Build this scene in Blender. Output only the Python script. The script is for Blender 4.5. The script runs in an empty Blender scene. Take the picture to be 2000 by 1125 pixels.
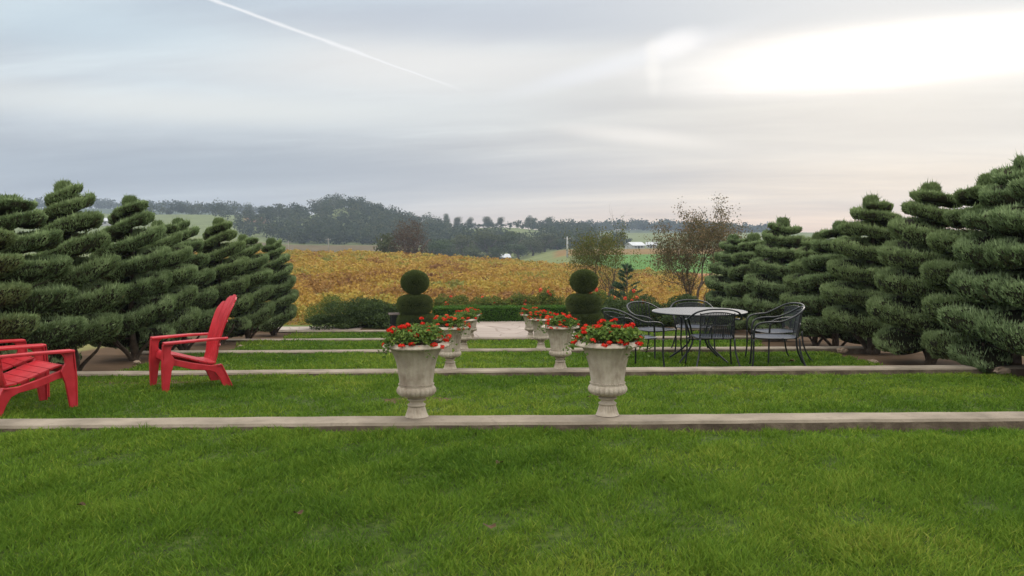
import bpy, math
import numpy as np
from mathutils import Matrix, Vector
R_ = math.radians
sc = bpy.context.scene
COL = sc.collection
F = 1700.0; E = 1.30; HOR = 460.0; VP = 968.0
rng = np.random.default_rng(7)

# ------------------------------------------------------------ camera
cam = bpy.data.cameras.new('camera'); camo = bpy.data.objects.new('camera', cam); COL.objects.link(camo)
RM = Matrix.Rotation(R_(-1.08), 3, 'Z') @ Matrix.Rotation(R_(90 - 3.45), 3, 'X') @ Matrix.Rotation(R_(-0.25), 3, 'Z')
camo.matrix_world = Matrix.Translation((0, 0, E)) @ RM.to_4x4()
cam.lens = F / 2000 * 36; cam.sensor_width = 36; cam.clip_start = 0.05; cam.clip_end = 6000
sc.camera = camo
def ray(px, py):
    v = RM @ Vector(((px - 1000) / F, -(py - 562.5) / F, -1)); return v.normalized()
def at(px, py, Y):
    v = ray(px, py); k = Y / v.y; return np.array((v.x * k, Y, E + v.z * k))

# ------------------------------------------------------------ mesh helpers
class MB:
    def __init__(s): s.V = []; s.F = []; s.n = 0
    def add(s, V, Fs, m=0, rnd=None, smooth=False):
        V = np.asarray(V, float).reshape(-1, 3)
        if not isinstance(Fs, list): Fs = [Fs]
        r = np.full(len(V), .5) if rnd is None else np.broadcast_to(np.asarray(rnd, float), (len(V),))
        s.V.append((V, r))
        for f in Fs:
            f = np.asarray(f, int)
            if f.size: s.F.append((f + s.n, m, smooth))
        s.n += len(V); return s
    def box(s, c, d, m=0, rz=0):
        c = np.array(c, float); d = np.array(d, float) / 2
        V = np.array([[x, y, z] for x in (-1, 1) for y in (-1, 1) for z in (-1, 1)]) * d
        if rz:
            a, b = math.cos(rz), math.sin(rz); V = V @ np.array([[a, b, 0], [-b, a, 0], [0, 0, 1]])
        return s.add(V + c, [[[0, 1, 3, 2], [4, 6, 7, 5], [0, 4, 5, 1], [2, 3, 7, 6], [0, 2, 6, 4], [1, 5, 7, 3]]], m)
    def tube(s, P, r, n=8, m=0, rnd=None):
        P = np.asarray(P, float); k = len(P); r = np.broadcast_to(np.asarray(r, float), (k,))
        T = np.gradient(P, axis=0); T /= np.linalg.norm(T, axis=1)[:, None] + 1e-9
        ref = np.array([0, 0, 1.]) if abs(T[0][2]) < .9 else np.array([1., 0, 0])
        u = np.cross(T[0], ref); u /= np.linalg.norm(u); V = []
        for i in range(k):
            u = u - T[i] * np.dot(u, T[i]); u /= np.linalg.norm(u); w = np.cross(T[i], u)
            a = np.arange(n) * 2 * math.pi / n
            V.append(P[i] + r[i] * (np.cos(a)[:, None] * u + np.sin(a)[:, None] * w))
        V = np.concatenate(V); i = np.arange(k - 1)[:, None] * n; j = np.arange(n)[None]; j2 = (j + 1) % n
        Q = np.stack([i + j, i + j2, i + n + j2, i + n + j], -1).reshape(-1, 4)
        return s.add(V, [Q, [list(range(n))[::-1]], [list(range((k - 1) * n, k * n))]], m, rnd, True)
    def lathe(s, prof, n=48, m=0, fl=None, c=(0, 0, 0)):
        prof = np.asarray(prof, float); k = len(prof); a = np.arange(n) * 2 * math.pi / n
        r = np.repeat(prof[:, 0:1], n, 1)
        if fl is not None: r = r + fl(prof, a)
        V = np.stack([r * np.cos(a), r * np.sin(a), np.repeat(prof[:, 1:2], n, 1)], -1).reshape(-1, 3) + np.array(c)
        i = np.arange(k - 1)[:, None] * n; j = np.arange(n)[None]; j2 = (j + 1) % n
        Q = np.stack([i + j, i + j2, i + n + j2, i + n + j], -1).reshape(-1, 4)
        return s.add(V, [Q], m, None, True)
    def prism(s, poly, x0, x1, m=0):
        """poly in YZ, extruded along X"""
        p = np.asarray(poly, float); n = len(p)
        V = np.concatenate([np.c_[np.full(n, x0), p], np.c_[np.full(n, x1), p]])
        j = np.arange(n); j2 = (j + 1) % n
        return s.add(V, [np.stack([j, j2, j2 + n, j + n], -1), [list(range(n))[::-1]], [list(range(n, 2 * n))]], m)
    def mesh(s, name, mats):
        V = np.concatenate([v for v, r in s.V]); Rn = np.concatenate([r for v, r in s.V])
        me = bpy.data.meshes.new(name); me.vertices.add(len(V)); me.vertices.foreach_set('co', V.ravel())
        lv = np.concatenate([f.ravel() for f, m, sm in s.F])
        tot = np.concatenate([np.full(len(f), f.shape[1]) for f, m, sm in s.F])
        mi = np.concatenate([np.full(len(f), m) for f, m, sm in s.F])
        sm_ = np.concatenate([np.full(len(f), sm) for f, m, sm in s.F])
        me.loops.add(len(lv)); me.loops.foreach_set('vertex_index', lv.astype(np.int32))
        me.polygons.add(len(tot)); me.polygons.foreach_set('loop_start', (np.cumsum(tot) - tot).astype(np.int32))
        me.polygons.foreach_set('material_index', mi.astype(np.int32)); me.polygons.foreach_set('use_smooth', sm_)
        a = me.attributes.new('rnd', 'FLOAT', 'POINT'); a.data.foreach_set('value', Rn.astype(np.float32))
        me.update(calc_edges=True); me.validate()
        for m in (mats if isinstance(mats, (list, tuple)) else [mats]): me.materials.append(m)
        return me
    def build(s, name, mats, parent=None, loc=None, bevel=None, label=None):
        o = bpy.data.objects.new(name, s.mesh(name, mats)); COL.objects.link(o)
        if loc is not None: o.location = loc
        if parent is not None: o.parent = parent
        if bevel:
            b = o.modifiers.new('bevel', 'BEVEL'); b.width = bevel; b.segments = 2; b.limit_method = 'ANGLE'; b.angle_limit = R_(40)
        if label: o['label'] = label
        return o
def tag(o, label=None, cat=None, group=None, kind=None):
    if label: o['label'] = label
    if cat: o['category'] = cat
    if group: o['group'] = group
    if kind: o['kind'] = kind
    return o
def empty(name, loc, rz=0, label=None, cat=None, group=None):
    o = bpy.data.objects.new(name, None); COL.objects.link(o); o.empty_display_size = .2
    o.location = loc; o.rotation_euler = (0, 0, rz); return tag(o, label, cat, group)
def copy_tree(o, parent=None):
    c = o.copy(); COL.objects.link(c)
    if parent is not None: c.parent = parent
    for ch in list(o.children): copy_tree(ch, c)
    return c
def unit(v): return v / (np.linalg.norm(v, axis=-1, keepdims=True) + 1e-9)
def smoothpath(P, n=6):
    P = np.asarray(P, float); Q = np.vstack([2 * P[0] - P[1], P, 2 * P[-1] - P[-2]]); out = []
    for i in range(len(P) - 1):
        a, b, c, d = Q[i:i + 4]
        for t in np.arange(n) / n:
            out.append(.5 * (2 * b + (c - a) * t + (2 * a - 5 * b + 4 * c - d) * t * t + (3 * b - a - 3 * c + d) * t ** 3))
    out.append(P[-1]); return np.array(out)
def spikes(P, D, L, W, g, bend=0.0):
    """tapering blades: 5 verts, 3 tris each.  P base, D direction, L length, W width"""
    n = len(P); side = unit(np.cross(D, unit(g.normal(size=(n, 3)))))
    L = np.broadcast_to(L, (n,))[:, None]; W = np.broadcast_to(W, (n,))[:, None]
    B = unit(g.normal(size=(n, 3)) * [1, 1, .15]) * bend
    mid = P + D * L * .55 + B * L * .25; tip = P + D * L * .95 + B * L
    V = np.stack([P - side * W * .5, P + side * W * .5, mid - side * W * .38, mid + side * W * .38, tip], 1).reshape(-1, 3)
    i = np.arange(n)[:, None] * 5
    T = np.concatenate([i + [0, 1, 3], i + [0, 3, 2], i + [2, 3, 4]], 1).reshape(-1, 3)
    return V, T
def tris(P, D, L, W, g):
    n = len(P); side = unit(np.cross(D, unit(g.normal(size=(n, 3)))))
    L = np.broadcast_to(L, (n,))[:, None]; W = np.broadcast_to(W, (n,))[:, None]
    V = np.stack([P - side * W * .5, P + side * W * .5, P + D * L], 1).reshape(-1, 3)
    return V, np.arange(n * 3).reshape(-1, 3)
def leaves(P, N, S, g, asp=.62):
    """diamond-ish leaves lying across normal N"""
    n = len(P); a = unit(np.cross(N, unit(g.normal(size=(n, 3))))); b = np.cross(N, a)
    S = np.broadcast_to(S, (n,))[:, None]
    fold = N * S * .18
    V = np.stack([P - a * S * .5, P - b * S * asp * .5 + a * S * .05 + fold, P + a * S * .5, P + b * S * asp * .5 + a * S * .05 + fold], 1).reshape(-1, 3)
    i = np.arange(n)[:, None] * 4
    return V, np.concatenate([i + [0, 1, 2], i + [0, 2, 3]], 1).reshape(-1, 3)
def sph(n, g): return unit(g.normal(size=(n, 3)))
def blob(c, r, g, nu=20, nv=12, amp=.08):
    u = np.arange(nu) * 2 * math.pi / nu; v = np.linspace(-math.pi / 2, math.pi / 2, nv)
    d = np.stack([np.outer(np.cos(v), np.cos(u)), np.outer(np.cos(v), np.sin(u)), np.outer(np.sin(v), np.ones(nu))], -1)
    ph = g.uniform(0, 6, 6)
    k = 1 + amp * (np.sin(d[..., 0] * 4 + ph[0]) * np.sin(d[..., 1] * 4 + ph[1]) + .5 * np.sin(d[..., 2] * 7 + ph[2] + d[..., 0] * 6))
    V = (d * k[..., None] * np.array(r) + np.array(c)).reshape(-1, 3)
    i = np.arange(nv - 1)[:, None] * nu; j = np.arange(nu)[None]; j2 = (j + 1) % nu
    return V, np.stack([i + j, i + j2, i + nu + j2, i + nu + j], -1).reshape(-1, 4)
def vnoise(x, y, seed=0, oct=3):
    """cheap smooth noise ~[-1,1]"""
    g = np.random.default_rng(seed); o = 0; a = 1; t = 0
    for k in range(oct):
        for j in range(3):
            th = g.uniform(0, 6.28); f = (1.9 ** k) * g.uniform(.7, 1.3)
            o = o + a * np.sin(f * (x * math.cos(th) + y * math.sin(th)) + g.uniform(0, 6.28)); t += a * .6
        a *= .6
    return o / t

# ------------------------------------------------------------ materials
def newmat(name):
    m = bpy.data.materials.new(name); m.use_nodes = True; nt = m.node_tree; return m, nt, nt.nodes['Principled BSDF']
def nd(nt, typ, **kw):
    n = nt.nodes.new('ShaderNode' + typ)
    for k, v in kw.items():
        if k.startswith('i_'):
            key = k[2:]; key = int(key) if key.isdigit() else key.replace('_', ' ')
            if hasattr(v, 'is_linked') or hasattr(v, 'node'): nt.links.new(v, n.inputs[key])
            else: n.inputs[key].default_value = v
        else: setattr(n, k, v)
    return n
def mth(nt, op, a, b=None, c=None, clamp=False):
    n = nt.nodes.new('ShaderNodeMath'); n.operation = op; n.use_clamp = clamp
    for i, v in enumerate((a, b, c)):
        if v is None: continue
        if hasattr(v, 'node'): nt.links.new(v, n.inputs[i])
        else: n.inputs[i].default_value = v
    return n.outputs[0]
def ramp(nt, fac, stops, interp='LINEAR'):
    n = nt.nodes.new('ShaderNodeValToRGB'); cr = n.color_ramp; cr.interpolation = interp
    while len(cr.elements) < len(stops): cr.elements.new(.5)
    for e, (p, c) in zip(cr.elements, stops):
        e.position = p; e.color = (*c, 1) if not isinstance(c, (int, float)) else (c, c, c, 1)
    nt.links.new(fac, n.inputs[0]); return n.outputs[0]
def mixc(nt, fac, a, b, mode='MIX'):
    n = nt.nodes.new('ShaderNodeMix'); n.data_type = 'RGBA'; n.blend_type = mode
    for k, v in ((0, fac), (6, a), (7, b)):
        if hasattr(v, 'node'): nt.links.new(v, n.inputs[k])
        else: n.inputs[k].default_value = v if k == 0 else (*v, 1)
    return n.outputs[2]
def noise(nt, vec, scale, detail=3, rough=.5, out=0):
    n = nt.nodes.new('ShaderNodeTexNoise'); n.inputs['Scale'].default_value = scale; n.inputs['Detail'].default_value = detail
    n.inputs['Roughness'].default_value = rough
    if vec is not None: nt.links.new(vec, n.inputs['Vector'])
    return n.outputs[out]
def leafmat(name, stops, nscale=1.5, namt=.5, rough=.75, transl=.2, world=False, spec=.06, tint=None):
    m, nt, b = newmat(name)
    at_ = nd(nt, 'Attribute', attribute_name='rnd').outputs['Fac']
    co = nd(nt, 'NewGeometry').outputs['Position'] if world else nd(nt, 'TexCoord').outputs['Object']
    nz = noise(nt, co, nscale, 3, .6)
    nz = mth(nt, 'MULTIPLY_ADD', mth(nt, 'SUBTRACT', nz, .5), 2.4 * namt, .5)
    f = mth(nt, 'ADD', mth(nt, 'MULTIPLY', at_, 1 - namt), mth(nt, 'MULTIPLY', nz, namt), clamp=True)
    c = ramp(nt, f, stops)
    if tint:
        oi = nd(nt, 'ObjectInfo').outputs['Random']; c = mixc(nt, mth(nt, 'MULTIPLY', oi, tint[1]), c, tint[0])
    nt.links.new(c, b.inputs['Base Color']); b.inputs['Roughness'].default_value = rough
    b.inputs['Specular IOR Level'].default_value = spec
    if transl:
        tr = nd(nt, 'BsdfTranslucent'); nt.links.new(c, tr.inputs[0])
        mx = nd(nt, 'MixShader'); mx.inputs[0].default_value = transl
        nt.links.new(b.outputs[0], mx.inputs[1]); nt.links.new(tr.outputs[0], mx.inputs[2])
        nt.links.new(mx.outputs[0], nt.nodes['Material Output'].inputs[0])
    return m
def surfmat(name, stops, nscale=8, rough=.8, bump=.3, bscale=60, spec=.3, metal=0, detail=5, stain=None, world=False):
    m, nt, b = newmat(name); co = nd(nt, 'NewGeometry').outputs['Position'] if world else nd(nt, 'TexCoord').outputs['Object']
    f = noise(nt, co, nscale, detail, .6); f = mth(nt, 'MULTIPLY_ADD', mth(nt, 'SUBTRACT', f, .5), 2.2, .5, clamp=True)
    c = ramp(nt, f, stops)
    if stain:
        s = noise(nt, co, stain[1], 4, .7); s = ramp(nt, s, [(stain[2], 0.), (stain[2] + .15, 1.)])
        c = mixc(nt, mth(nt, 'MULTIPLY', s, stain[3]), c, stain[0])
    nt.links.new(c, b.inputs['Base Color']); b.inputs['Roughness'].default_value = rough
    b.inputs['Specular IOR Level'].default_value = spec; b.inputs['Metallic'].default_value = metal
    if bump:
        bn = nd(nt, 'Bump'); bn.inputs['Strength'].default_value = bump; bn.inputs['Distance'].default_value = .01
        nt.links.new(noise(nt, co, bscale, 4, .6), bn.inputs['Height']); nt.links.new(bn.outputs[0], b.inputs['Normal'])
    return m
M = {}
M['grass'] = leafmat('grass_blades', [(0, (.028, .07, .010)), (.33, (.074, .148, .015)), (.58, (.135, .222, .024)), (.82, (.25, .295, .045)), (1, (.48, .41, .17))], .9, .55, .7, .25, True, .06)
M['lawn'] = surfmat('lawn_soil', [(0, (.02, .03, .008)), (.5, (.045, .075, .012)), (1, (.09, .12, .025))], 22, .95, .6, 90, .1)
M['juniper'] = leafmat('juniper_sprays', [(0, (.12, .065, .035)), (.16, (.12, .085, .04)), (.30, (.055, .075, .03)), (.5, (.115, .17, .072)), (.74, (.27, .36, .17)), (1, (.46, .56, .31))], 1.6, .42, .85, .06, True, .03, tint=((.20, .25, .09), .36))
M['junicore'] = surfmat('juniper_twigs', [(0, (.022, .016, .010)), (.5, (.026, .026, .014)), (1, (.036, .04, .02))], 12, .95, .8, 50, .05)
M['bark'] = surfmat('bark', [(0, (.05, .035, .025)), (.6, (.10, .075, .055)), (1, (.17, .13, .10))], 14, .95, .9, 40, .1)
M['greybark'] = surfmat('grey_bark', [(0, (.07, .06, .055)), (1, (.17, .14, .125))], 14, .95, .7, 30, .1)
M['topiary'] = leafmat('clipped_yew', [(0, (.05, .068, .022)), (.5, (.10, .13, .042)), (1, (.20, .24, .08))], 2, .4, .7, .1)
M['topcore'] = surfmat('yew_core', [(0, (.012, .02, .008)), (1, (.02, .03, .012))], 9, .95, .5, 50, .05)
M['hedge'] = leafmat('box_hedge_leaves', [(0, (.03, .07, .014)), (.5, (.05, .115, .018)), (1, (.11, .21, .03))], 3, .4, .55, .2)
M['shrub'] = leafmat('shrub_leaves', [(0, (.035, .055, .02)), (.5, (.06, .09, .03)), (.8, (.1, .14, .045)), (1, (.2, .15, .06))], 1.5, .4, .6, .2)
M['rosebush'] = leafmat('rose_leaves', [(0, (.05, .08, .02)), (.45, (.11, .15, .035)), (.75, (.24, .2, .05)), (1, (.42, .2, .07))], 1.5, .4, .6, .25)
M['roseflower'] = leafmat('rose_petals', [(0, (.5, .04, .02)), (.5, (.75, .09, .05)), (1, (.8, .2, .13))], 5, .3, .6, .25)
M['petal'] = leafmat('red_petals', [(0, (.45, .010, .008)), (.5, (.70, .028, .016)), (1, (.80, .09, .05))], 12, .3, .5, .2)
M['petal2'] = leafmat('orange_red_petals', [(0, (.55, .05, .02)), (.5, (.75, .1, .04)), (1, (.8, .2, .08))], 12, .3, .5, .2)
M['potleaf'] = leafmat('potted_leaves', [(0, (.05, .09, .02)), (.5, (.10, .17, .035)), (.85, (.18, .25, .05)), (1, (.32, .34, .1))], 8, .3, .5, .25)
M['vine'] = leafmat('vine_leaves', [(0, (.11, .055, .035)), (.18, (.20, .10, .045)), (.32, (.32, .18, .05)), (.48, (.41, .26, .055)), (.64, (.40, .30, .06)), (.76, (.25, .24, .055)), (.9, (.12, .16, .045)), (1, (.09, .13, .035))], .13, .55, .65, .25, True, .15)
M['oak'] = leafmat('oak_leaves', [(0, (.028, .05, .018)), (.5, (.05, .08, .026)), (1, (.095, .12, .04))], .1, .35, .7, .12, True, tint=((.10, .09, .04), .5))
M['wood'] = leafmat('woodland_leaves', [(0, (.018, .03, .014)), (.5, (.042, .06, .026)), (.8, (.08, .095, .04)), (1, (.15, .13, .08))], .03, .4, .7, .1, True)
M['brownleaf'] = leafmat('brown_leaves', [(0, (.05, .035, .022)), (.5, (.09, .065, .04)), (1, (.15, .11, .06))], .5, .3, .7, .15)
M['sparse'] = leafmat('sparse_leaves', [(0, (.06, .08, .02)), (.5, (.11, .13, .035)), (.8, (.17, .15, .05)), (1, (.25, .14, .07))], .8, .35, .6, .25)
M['rusty'] = leafmat('rusty_leaves', [(0, (.06, .07, .03)), (.5, (.12, .105, .05)), (1, (.28, .17, .09))], .7, .35, .6, .25)
M['pine'] = leafmat('pine_needles', [(0, (.04, .08, .045)), (1, (.1, .16, .09))], 3, .3, .6, .15)
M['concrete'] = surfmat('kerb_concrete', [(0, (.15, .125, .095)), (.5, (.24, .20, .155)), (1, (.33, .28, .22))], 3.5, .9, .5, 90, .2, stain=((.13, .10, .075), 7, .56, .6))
M['kerbface'] = surfmat('kerb_dark_face', [(0, (.06, .045, .034)), (.5, (.13, .10, .075)), (1, (.24, .19, .14))], 6, .95, .8, 60, .1)  # darker brown tone for the front face of the kerbs only
M['urn'] = surfmat('cast_stone', [(0, (.31, .26, .205)), (.5, (.43, .37, .30)), (1, (.55, .49, .41))], 9, .85, .45, 110, .2, stain=((.20, .15, .11), 5, .53, .6), world=True)
M['soil'] = surfmat('mulch', [(0, (.035, .02, .012)), (.5, (.085, .05, .03)), (1, (.17, .11, .07))], 7, 1, 1, 30, .05)
M['rock'] = surfmat('field_rock', [(0, (.18, .12, .08)), (1, (.42, .33, .25))], 6, .9, .8, 20, .2)
M['iron'] = surfmat('black_iron', [(0, (.008, .009, .011)), (1, (.02, .022, .026))], 15, .42, .15, 150, .4)
M['dry'] = surfmat('dry_leaf', [(0, (.03, .018, .010)), (1, (.12, .07, .035))], 30, .8, .3, 60, .2)
M['white'] = surfmat('white_paint', [(0, (.3, .3, .3)), (1, (.5, .5, .5))], 2, .7, .1, 20, .3)
M['roofm'] = surfmat('pale_metal_roof', [(0, (.35, .37, .4)), (1, (.55, .57, .6))], 2, .5, .1, 20, .5)
M['brownwall'] = surfmat('barn_boards', [(0, (.05, .03, .025)), (1, (.15, .09, .07))], 2, .9, .3, 10, .2)
M['dark'] = surfmat('dark_glass', [(0, (.01, .01, .012)), (1, (.03, .03, .035))], 2, .3, 0, 10, .5)
M['polewood'] = surfmat('pole_wood', [(0, (.2, .17, .14)), (1, (.4, .36, .3))], 2, .9, .2, 10, .2)
# red resin
m, nt, b = newmat('red_resin'); co = nd(nt, 'TexCoord').outputs['Object']
c = ramp(nt, noise(nt, co, 7, 4, .6), [(.25, (.34, .010, .018)), (.5, (.46, .018, .028)), (.68, (.52, .03, .045)), (.85, (.56, .09, .10))])
nt.links.new(c, b.inputs['Base Color']); b.inputs['Roughness'].default_value = .42; b.inputs['Specular IOR Level'].default_value = .45
bn = nd(nt, 'Bump'); bn.inputs['Strength'].default_value = .12; bn.inputs['Distance'].default_value = .004
nt.links.new(noise(nt, nd(nt, 'Mapping', i_Vector=co, i_Scale=(60, 6, 60)).outputs[0], 4, 3, .6), bn.inputs['Height']); nt.links.new(bn.outputs[0], b.inputs['Normal'])
M['red'] = m
# expanded-steel mesh
def meshmat(name, col, open_, rough=.4, sc_=160):
    m, nt, b = newmat(name); co = nd(nt, 'TexCoord').outputs['Object']
    mp = nd(nt, 'Mapping', i_Vector=co, i_Rotation=(0, 0, R_(0)))
    s = nd(nt, 'SeparateXYZ', i_Vector=mp.outputs[0])
    k = mth(nt, 'MULTIPLY', mth(nt, 'SINE', mth(nt, 'MULTIPLY', mth(nt, 'ADD', s.outputs[0], s.outputs[2]), sc_ * 2)), mth(nt, 'SINE', mth(nt, 'MULTIPLY', mth(nt, 'ADD', s.outputs[1], s.outputs[2]), sc_ * 2)))
    k = mth(nt, 'LESS_THAN', mth(nt, 'MULTIPLY_ADD', k, .5, .5), open_)
    b.inputs['Base Color'].default_value = (*col, 1); b.inputs['Roughness'].default_value = rough
    tr = nd(nt, 'BsdfTransparent'); mx = nd(nt, 'MixShader'); nt.links.new(k, mx.inputs[0])
    nt.links.new(b.outputs[0], mx.inputs[1]); nt.links.new(tr.outputs[0], mx.inputs[2]); nt.links.new(mx.outputs[0], nt.nodes['Material Output'].inputs[0])
    return m
M['ironmesh'] = meshmat('steel_mesh', (.015, .018, .024), .42)
M['seatmesh'] = meshmat('steel_mesh_seat', (.05, .06, .085), .12, .85)
M['tabletop'] = meshmat('steel_mesh_top', (.085, .085, .095), .05, .42)
# flagstones
m, nt, b = newmat('flagstone'); co = nd(nt, 'TexCoord').outputs['Object']
vo = nd(nt, 'TexVoronoi', feature='DISTANCE_TO_EDGE', i_Vector=co, i_Scale=1.7); vc = nd(nt, 'TexVoronoi', i_Vector=co, i_Scale=1.7)
c = ramp(nt, vc.outputs['Color'], [(0, (.26, .21, .18)), (.5, (.32, .26, .225)), (1, (.38, .32, .275))])
c = mixc(nt, ramp(nt, vo.outputs[0], [(.0, 1.), (.035, 0.)]), c, (.20, .15, .12))
nt.links.new(c, b.inputs['Base Color']); b.inputs['Roughness'].default_value = .8
bn = nd(nt, 'Bump'); bn.inputs['Distance'].default_value = .02; bn.inputs['Strength'].default_value = .5
nt.links.new(ramp(nt, vo.outputs[0], [(0, 0.), (.05, 1.)]), bn.inputs['Height']); nt.links.new(bn.outputs[0], b.inputs['Normal'])
M['flag'] = m
# terrain
m, nt, b = newmat('terrain'); cv = nd(nt, 'Attribute', attribute_name='cover').outputs['Color']; ps = nd(nt, 'NewGeometry').outputs['Position']
n1 = noise(nt, ps, .12, 6, .65); n2 = noise(nt, ps, 3, 5, .6)
k = mth(nt, 'ADD', mth(nt, 'MULTIPLY_ADD', n1, 1.1, .1), mth(nt, 'MULTIPLY', n2, .7))
c = mixc(nt, 1.0, cv, nd(nt, 'CombineXYZ', i_0=k, i_1=k, i_2=k).outputs[0], 'MULTIPLY')
nt.links.new(c, b.inputs['Base Color']); b.inputs['Roughness'].default_value = 1; b.inputs['Specular IOR Level'].default_value = .05
M['terrain'] = m

# ------------------------------------------------------------ garden levels
KD = [5.72, 10.10, 14.50, 18.90, 23.30]            # front edge of each kerb
KH = [1.24, 1.583, 1.916, 2.24, 2.535]             # depth of its top below the eye
KT = .245
AX = .11
def ghf(y):
    """lawn height (z) along the garden axis"""
    y = np.asarray(y, float); xs = [-60, 0, KD[0]]; zs = [E - KH[0] + .1, E - KH[0] + .02, E - KH[0] - .045]
    for k in range(5):
        bk = KD[k] + KT
        if k < 4:
            xs += [bk, KD[k + 1]]; zs += [E - KH[k] - .2, E - KH[k + 1] - .045]
        else: xs += [bk, 25.2]; zs += [E - KH[4] - .01, E - KH[4] - .02]
    return np.interp(y, xs, zs)
def gz(y): return float(ghf(y))
def dip(x, y):
    d = 0
    for k in range(5): d = d + np.clip(1 - (KD[k] - y) / .5, 0, 1) * (y < KD[k] + .001) * np.clip((x + 1.5 - k * .5) / 3.5, 0, 1) * .043
    u = 0
    for k in range(5): u = u + np.clip(1 - (KD[k] - y) / .35, 0, 1) * (y < KD[k] + .001) * np.clip((-x - .3 - k * .5) / 2.5, 0, 1) * .022
    return u - d

# far terrain, table of rows (distance) x columns (bearing)
def yz(px, y, D): return E - (y - (HOR - .00436 * (px - 1000))) / F * D
def rowy(D, tab): return D, [(p, yz(p, y, D)) for p, y in tab]
def rowz(D, tab): return D, tab
ROWS = [rowz(25.2, [(0, gz(25.2))]), rowz(27.5, [(0, -1.75)]), rowz(31, [(0, -2.6)]),
    rowz(120, [(-600, -1.6), (560, -1.75), (700, -1.9), (900, -2.7), (1000, -3.2), (1100, -3.8), (1200, -4.4), (1300, -5.0), (1400, -5.9), (2600, -6.5)]),
    rowz(150, [(-600, -6), (950, -6.5), (1050, -6), (1100, yz(1100, 523, 150)), (1300, yz(1300, 526, 150)), (2600, -5)]),
    rowz(200, [(-600, -9), (1000, -10), (1100, yz(1100, 511, 200)), (1300, yz(1300, 511, 200)), (2600, -5)]),
    rowz(262, [(-600, -9), (450, -9), (560, -6), (740, -6), (880, -10), (1010, -9.5), (1100, yz(1100, 499, 262)), (1300, yz(1300, 496, 262)), (2600, -5)]),
    rowz(325, [(-600, -7), (450, -7), (560, yz(560, 488, 325)), (740, yz(740, 490, 325)), (880, -9.5), (1010, -8), (1100, yz(1100, 488, 325)), (1300, yz(1300, 486, 325)), (2600, -4)]),
    rowy(400, [(-600, 460), (300, 465), (450, 470), (560, 479), (740, 480), (900, 492), (1000, 492), (1100, 486), (1300, 483), (2600, 480)]),
    rowy(600, [(-600, 420), (0, 414), (150, 416), (300, 421), (450, 424), (540, 429), (600, 428), (640, 417), (680, 408), (740, 422), (800, 440), (860, 446), (950, 442), (1000, 442), (1060, 447), (1100, 452), (1150, 457), (1200, 461), (1500, 462), (2600, 462)]),
    rowy(720, [(-600, 445), (0, 440), (540, 450), (680, 430), (800, 450), (1100, 455), (2600, 462)]),
    rowy(1000, [(-600, 408), (0, 408), (300, 413), (500, 415), (570, 428), (800, 452), (1100, 452), (1150, 450), (1300, 449), (1400, 452), (1500, 458), (2600, 458)]),
    rowy(1150, [(-600, 455), (2600, 462)]),
    rowy(1500, [(-600, 440), (1000, 455), (1400, 456), (1440, 447), (1470, 441), (1500, 439.5), (1520, 444), (1545, 453), (1600, 455), (1800, 453), (2600, 455)]),
    rowy(1650, [(-600, 456), (2600, 460)]), rowy(1900, [(-600, 459), (2600, 459)])]
RD = np.log(np.array([r[0] for r in ROWS]))
def tz(X, Y):
    X = np.asarray(X, float); Y = np.asarray(Y, float); sh = X.shape; X = X.ravel(); Y = Y.ravel()
    px = np.clip(X / np.maximum(Y, 20) * F + VP, -600, 2600)
    Z = np.stack([np.interp(px, [a for a, b in t], [b for a, b in t]) for D, t in ROWS])
    l = np.clip(np.log(np.maximum(Y, 1)), RD[0], RD[-1] - 1e-6); i = np.clip(np.searchsorted(RD, l, 'right') - 1, 0, len(RD) - 2)
    t = (l - RD[i]) / (RD[i + 1] - RD[i]); lg = (Y > 300); t = np.where(lg, t * t * (3 - 2 * t), t)
    n = np.arange(len(X)); z = Z[i, n] * (1 - t) + Z[i + 1, n] * t
    z = z + np.where(Y > 380, (vnoise(X * .02, Y * .02, 3) * 1.6), 0)
    z = np.where(Y < 25.2, ghf(Y), z)
    return z.reshape(sh)
def tzf(x, y): return float(tz(np.array([x]), np.array([y]))[0])

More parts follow.
